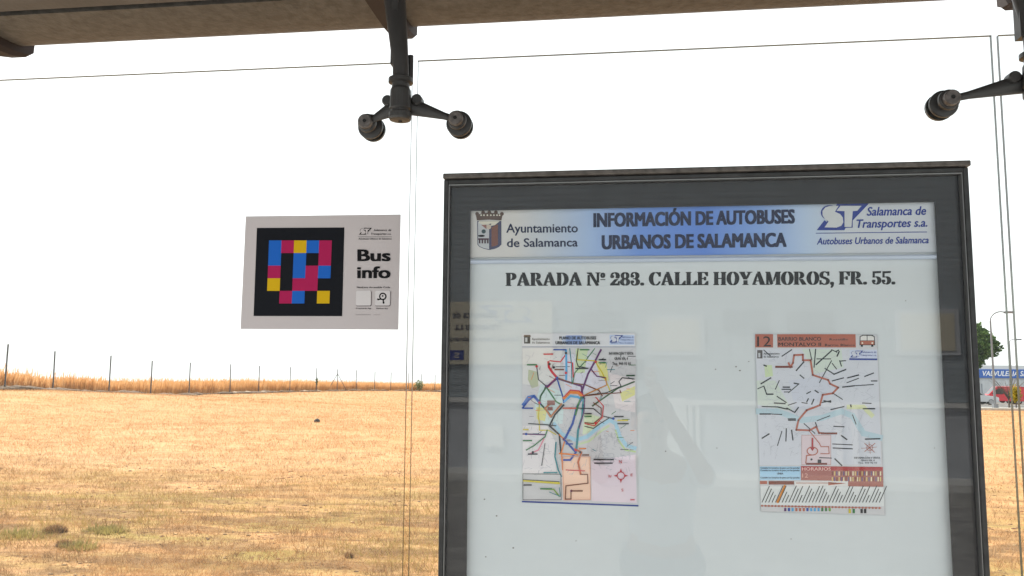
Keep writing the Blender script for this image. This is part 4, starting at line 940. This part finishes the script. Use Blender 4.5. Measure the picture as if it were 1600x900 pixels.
B.line([(55, 828), (600, 838)], 3, mar, 5)
cs = [c_pu, c_bl, c_lb, mar, mar, mar, c_bl, c_lb, c_lb, c_lb, c_gn, c_gn, ink(120, 160, 80)]
for i, c_ in enumerate(cs): B.rect(160+i*16.8, 838, 170+i*16.8, 853, c_, 6)
for a, c_ in ((452, c_ye), (470, c_gn), (506, c_gr), (522, dk_)): B.rect(a, 842, a+11, 862, c_, 6)
B.line([(28, 50), (582, 52), (618, 872), (55, 856)], 1.2, ink(165, 168, 175), 1.2, True)
B.build('map_print', m2)

# ------------------------------------------------------------------ sticker on the glass
YK = 1.4945
stq = [(384, 338), (626, 335), (622.3, 515), (375.8, 514)]
sk = empty('sticker', at(500, 425, YK), 'grey white sticker with coloured square code and black Bus info lettering on the left pane', 'sticker')
M_stk = mat('sticker_vinyl', (.575, .525, .535), .6, 0, 5, .015, spec=.2)
v = [at(a, b, YK) for a, b in stq]; v2 = [p+Vector((0, .0009, 0)) for p in v]
MB().add(v+v2, [(0, 1, 2, 3), (7, 6, 5, 4), (0, 4, 5, 1), (1, 5, 6, 2), (2, 6, 7, 3), (3, 7, 4, 0)], M_stk).build('vinyl_sheet', sk)
K = PB(lambda a, b: at(360+a/4.287, 320+b/4.287, YK), (0, -1, 0))
K.poly([(178, 155), (764, 152), (749, 746), (156, 745)], mat('sticker_black', (.006, .007, .011), .5, spec=.12), 2)
cM, cB, cY = mat('tile_magenta', (.40, .010, .085), .5, spec=.15), mat('tile_blue', (.010, .12, .52), .5, spec=.15), mat('tile_yellow', (.64, .40, .004), .5, spec=.15)
grid = ['BMYBM', 'B.B.M', 'M.BMB', 'Y.MM.', '.MB.Y']
for j, row in enumerate(grid):
    for i, ch in enumerate(row):
        if ch == '.': continue
        x0_ = 260+i*84.0; x1_ = x0_+84.6
        y0_ = 239+j*84.4; y1_ = y0_+84.6; sk0, sk1 = -3.3*j, -3.3*(j+1)
        K.poly([(x0_+sk0, y0_), (x1_+sk0, y0_), (x1_+sk1, y1_), (x0_+sk1, y1_)], {'M': cM, 'B': cB, 'Y': cY}[ch], 3+.05*(i+j))
K.text('Bus', 851, 376, 1074, 80, M_ink, 3, .036, 0, 4); K.text('info', 849, 490, 1073, 80, M_ink, 3, .036, 0, 4)
st_emblem(K, 845, 137, .145, M_ink, M_stk, 3)
K.text('Salamanca de', 960, 176, 1078, 13, M_ink, 3, .02, .2, 2); K.text('Transportes s.a.', 942, 201, 1078, 13, M_ink, 3, .02, .2, 2)
K.line([(858, 215), (1080, 215)], 2, M_ink, 3); K.text('Autobuses Urbanos de Salamanca', 858, 233, 1080, 11, M_ink, 3, .02, .2, 2)
K.text('NaviLens Accessible Code', 848, 558, 1070, 11, M_ink, 3, .02, 0, 2)
lt = ink(215, 210, 212); sh_ = ink(110, 100, 104)
for a in (842, 970):
    K.poly([(a+8, 578), (a+98, 576), (a+106, 584), (a+104, 672), (a+98, 680), (a+6, 680), (a, 672), (a+2, 584)], sh_, 3); K.poly([(a+7, 576), (a+94, 575), (a+101, 582), (a+100, 668), (a+94, 675), (a+6, 675), (a-1, 668), (a+1, 583)], lt, 4)
K.ring(1022, 614, 21, 9, M_ink, 5, 20); K.disc(1021, 611, 6, M_ink, 5, 10); K.line([(1024, 636), (1027, 657)], 9, M_ink, 5); K.line([(1005, 632), (990, 636)], 9, M_ink, 5.2); K.disc(1027, 657, 7, M_ink, 5.4, 8); K.disc(989, 633, 6, M_ink, 5.5, 8)
K.text('Download the App', 842, 698, 944, 9, M_ink, 3, .02, 0, 1); K.text('NaviLens App', 978, 698, 1056, 9, M_ink, 3, .02, 0, 1)
K.line([(840, 737), (940, 737)], 2, sh_, 3); K.line([(960, 737), (1003, 737)], 2, ink(140, 130, 133), 3)
K.build('sticker_print', sk)

# ------------------------------------------------------------------ behind the camera: what the glass mirrors
M_pave = mat('pavement_concrete', (.52, .51, .48), .85, 0, 3, .1, .3, 40)
M_road = mat('road_asphalt', (.36, .35, .33), .9, 0, 5, .15, .4, 60)
M_kerb = mat('kerb_stone', (.50, .49, .46), .8, 0, 6, .1, .3, 30)
tag(MB().box(-30, 30, -2.2, 2.5, -.3, 0, M_pave).build('pavement'), kind='structure')
tag(MB().box(-30, 30, -2.35, -2.2, -.3, .004, M_kerb).build('kerb'), kind='structure')
tag(MB().box(-30, 30, -7.3, -2.35, -.4, -.13, M_road).build('road'), kind='structure')
tag(MB().box(-30, 30, -7.45, -7.3, -.3, .03, M_kerb).build('kerb'), kind='structure')
tag(MB().box(-30, 30, -20, -7.45, -.3, .02, M_pave).build('pavement'), kind='structure')
YW = -8.04; YL = 2*YG-YW      # wall and its mirror distance
def Mx(px, py): p = at(px, py, YL); return p.x, p.z
M_clad = mat('cladding_paint', (.34, .39, .42), .6, 0, 2, .05); M_plinth = mat('plinth_paint', (.55, .58, .62), .7, 0, 2, .06)
M_cream = mat('cream_paint', (.66, .61, .47), .6); M_wpaint = mat('white_paint', (.80, .80, .78), .5)
db = empty('depot_building', (0, YW, 0), 'pale corrugated depot building across the road, mirrored in the board glass', 'building')
zl = Mx(900, 628)[1]
MB().box(-14, 16, YW-8, YW-.04, 0, 5.6, M_clad).build('wall', db)
prof = []; z_ = zl+.05; per = .088
m = MB(); vs = []; fs = []
while z_ < 5.5:
    for dz, dy in ((0, 0), (.034, -.0003), (.056, -.0028), (.078, -.0028)): vs += [(-14, YW+dy, z_+dz), (16, YW+dy, z_+dz)]
    z_ += per
m.add(vs, [(2*i, 2*i+1, 2*i+3, 2*i+2) for i in range(len(vs)//2-1)], M_clad); tag(m.build('corrugated_cladding', db), kind='stuff')
MB().box(-14, 16, YW-.04, YW+.06, zl-.02, zl+.045, M_wpaint).build('ledge', db)
MB().box(-14, 16, YW-.04, YW+.0, .02, zl-.02, M_plinth).build('plinth', db)
MB().box(-14, 16, YW-.03, YW+.05, .021, .10, M_wpaint).build('skirting', db)
MB().box(-14.2, 16.2, YW-8.1, YW+.15, 5.6, 5.85, M_wpaint).build('parapet', db)
def wbox(px0, py0, px1, py1, m, name, th=.03, par=None):
    a, c = Mx(px0, py1); b, d = Mx(px1, py0); return MB().bbox(a, b, YW+.001, YW+.001+th, c, d, m, .004).build(name, par or db)
for q in ((1018, 500, 1092, 548), (1407, 490, 1488, 548)):
    w_ = wbox(q[0]-8, q[1]-7, q[2]+8, q[3]+7, M_plinth, 'window', .04); wbox(*q, M_cream, 'shutter', .055, w_)
wbox(757, 667, 787, 697, M_wpaint, 'meter_box', .06); 
d_ = wbox(1007, 622, 1072, 742, M_wpaint, 'door', .05)
for px in (1079, 1090, 1310, 1335): wbox(px-2, 632, px+2, 745, M_wpaint, 'downpipe', .07)
wbox(742, 760-8, 774, 757, M_wpaint, 'vent', .04)
for a, b in ((800, 485), (905, 487), (1130, 485), (1230, 487)): wbox(a, b, a+70, b+30, mat('window_grey', (.16, .18, .2), .2), 'window', .045)
# company notice on the wall
x0s, zb_ = Mx(863, 570); x1s, zt_ = Mx(697, 472)
sg = empty('wall_notice', ((x0s+x1s)/2, YW+.04, zb_), 'cream company notice with emblem on the corrugated wall, seen mirrored in the board glass', 'notice')
MB().bbox(x1s, x0s, YW+.03, YW+.05, zb_, zt_, M_cream, .004).build('notice_panel', sg)
Wn = x0s-x1s; Hn = zt_-zb_
G = PB(lambda a, b: Vector((x0s-a*Wn, YW+.052, zt_-b*Hn)), (0, 1, 0), .002)
st_emblem(G, .06, -.05, .00088, ink(120, 135, 175), M_cream, 1)
G.text('Salamanca de', .50, .26, .93, .13, M_navy, 3, .01, .15, 2); G.text('Transportes s.a.', .46, .45, .91, .13, M_navy, 3, .01, .15, 2)
G.text('Autobuses Urbanos de Salamanca', .30, .63, .95, .08, M_navy, 3, .01, .15, 2)
G.rect(.82, .78, .95, .93, M_blue, 2); G.text('S', .86, .90, .91, .09, M_cream, 3)
G.text('Unión Europea', .20, .83, .40, .05, M_navy, 3, 0, 0, 1); G.text('Ayuntamiento', .20, .90, .40, .05, M_navy, 3, 0, 0, 1)
G.build('notice_print', sg)

# ------------------------------------------------------------------ photographer (only mirrored in the glass)
M_skin = mat('skin', (.58, .38, .28), .5, 0, 20, .05); M_shirt = mat('pale_blue_shirt', (.80, .86, .92), .8, 0, 12, .04, .3, 25); M_trs = mat('grey_trousers', (.40, .42, .46), .85, 0, 12, .1); M_hair = mat('dark_hair', (.03, .02, .015), .6, 0, 60, .3, .5, 90); M_shoe = mat('shoe', (.05, .045, .04), .5)
def skin_mesh(name, verts, edges, radii, m, parent, root=0, sub=1):
    me = bpy.data.meshes.new(name); me.from_pydata(verts, edges, []); me.update()
    o = bpy.data.objects.new(name, me); COL.objects.link(o)
    md = o.modifiers.new('skin', 'SKIN'); md.use_smooth_shade = True
    sv = me.skin_vertices[0].data if me.skin_vertices else None
    if sv:
        for i, r in enumerate(radii): sv[i].radius = r if hasattr(r, '__len__') else (r, r)
        sv[root].use_root = True
    s2 = o.modifiers.new('sub', 'SUBSURF'); s2.levels = sub; s2.render_levels = sub
    dg = bpy.context.evaluated_depsgraph_get(); nm = bpy.data.meshes.new_from_object(o.evaluated_get(dg))
    bpy.data.objects.remove(o); nm.name = name; nm.materials.clear(); nm.materials.append(m)
    for p in nm.polygons: p.use_smooth = True; p.material_index = 0
    q = bpy.data.objects.new(name, nm); COL.objects.link(q); q.parent = parent; return q

pe = empty('person', (.21, -.42, 0), 'person in a pale blue shirt holding up a phone, mirrored faintly in the board glass', 'person')
J = [(.21, -.43, .80), (.21, -.42, .93), (.21, -.41, 1.05), (.20, -.40, 1.13), (.185, -.375, 1.20), (.18, -.355, 1.255), (.178, -.345, 1.32), (.178, -.35, 1.385),
     (.35, -.42, 1.125), (.37, -.24, 1.13), (.20, -.075, 1.40), (.16, -.05, 1.49),
     (.06, -.42, 1.125), (-.04, -.26, 1.12), (-.06, -.09, 1.40), (-.045, -.05, 1.48),
     (.30, -.43, .74), (.305, -.41, .42), (.31, -.44, .07), (.32, -.33, .035),
     (.12, -.43, .74), (.115, -.41, .42), (.11, -.44, .07), (.10, -.33, .035)]
E_ = [(0, 1), (1, 2), (2, 3), (3, 4), (4, 5), (5, 6), (6, 7), (3, 8), (8, 9), (9, 10), (10, 11), (3, 12), (12, 13), (13, 14), (14, 15), (0, 16), (16, 17), (17, 18), (18, 19), (0, 20), (20, 21), (21, 22), (22, 23)]
Rr = [(.13, .09), (.115, .085), (.125, .09), (.10, .075), .05, .055, (.078, .09), (.065, .075), .05, .038, .026, .03, .05, .038, .026, .03, .075, .05, .034, .032, .075, .05, .034, .032]
pk = [tuple(Vector(j)-Vector((.21, -.42, 0))) for j in J]
skin_mesh('body', pk, E_, Rr, M_skin, pe)
idx = [0, 1, 2, 3, 8, 9, 12, 13]; mp_ = {v: i for i, v in enumerate(idx)}
skin_mesh('shirt', [pk[i] for i in idx], [(mp_[a], mp_[b]) for a, b in E_ if a in mp_ and b in mp_], [(.15, .11), (.135, .105), (.145, .11), (.118, .09), .064, .052, .064, .052], M_shirt, pe)
idx = [0, 16, 17, 18, 20, 21, 22]; mp_ = {v: i for i, v in enumerate(idx)}
skin_mesh('trousers', [pk[i] for i in idx], [(mp_[a], mp_[b]) for a, b in E_ if a in mp_ and b in mp_], [(.142, .10), .088, .064, .05, .088, .064, .05], M_trs, pe)
for s_, hx, palm in ((1, .162, (.16, -.05, 1.49)), (-1, -.047, (-.045, -.05, 1.48))):
    for f in range(4):
        z0_ = 1.535-f*.021+.0; ln_ = (.9, 1, .95, .8)[f]
        p = [(palm[0], palm[1]+.005, palm[2]+.03-f*.014), (palm[0]+s_*.006, -.022, z0_), (palm[0]-s_*.012*ln_, -.001, z0_+.003), (palm[0]-s_*.034*ln_, .004, z0_+.004)]
        skin_mesh('finger', [tuple(Vector(q)-Vector((.21, -.42, 0))) for q in p], [(0, 1), (1, 2), (2, 3)], [.011, .009, .008, .0065], M_skin, pe)
    p = [(palm[0]-s_*.01, palm[1], palm[2]-.01), (palm[0]-s_*.024, -.034, 1.50), (palm[0]-s_*.036, -.024, 1.515)]
    skin_mesh('thumb', [tuple(Vector(q)-Vector((.21, -.42, 0))) for q in p], [(0, 1), (1, 2)], [.013, .010, .008], M_skin, pe)
m = MB()
bm = bmesh.new(); bmesh.ops.create_uvsphere(bm, u_segments=24, v_segments=16, radius=1)
for v in bm.verts:
    d = 1+.05*noise.noise(v.co*5)
    v.co = Vector((.178+v.co.x*.088*d, -.362+v.co.y*.092*d, 1.352+v.co.z*.088*d))
bmesh.ops.delete(bm, geom=[v for v in bm.verts if v.co.y > -.335 and v.co.z < 1.375 or v.co.z < 1.27], context='VERTS')
bm.verts.index_update(); m.add([v.co for v in bm.verts], [[v.index for v in f.verts] for f in bm.faces], M_hair, True); bm.free()
m.build('hair', pe)
m = MB(); m.tube([(.178, -.265, 1.34), (.178, -.248, 1.31), (.178, -.262, 1.305)], [.008, .013, .008], M_skin, 8); m.build('nose', pe)
for s_ in (-1, 1):
    lump(mm := MB(), (.178+s_*.03, -.268, 1.335), .012, .008, .008, M_dark, 3, 1, 0); mm.build('eye', pe)
    lump(mm := MB(), (.178+s_*.078, -.35, 1.32), .01, .02, .03, M_skin, 4, 1, .1); mm.build('ear', pe)
    MB().bbox(.21+s_*.095-.045, .21+s_*.095+.045, -.50, -.27, 0.001, .075, M_shoe, .02).build('shoe', pe)
MB().box(.153, .203, -.268, -.262, 1.272, 1.279, mat('lips', (.35, .12, .10), .5)).build('mouth', pe)
ph = empty('phone', (.055, -.01, 1.535), 'dark phone held up sideways by the person in the pale blue shirt', 'phone')
MB().bbox(-.022, .132, -.0135, -.0055, 1.497, 1.571, mat('phone_shell', (.03, .03, .035), .25), .003).build('shell', ph)
MB().lathe((0.0, -.0056, 1.55), [(0, .008), (.002, .0075)], M_cast2, 'y', 16).build('camera_lens', ph)
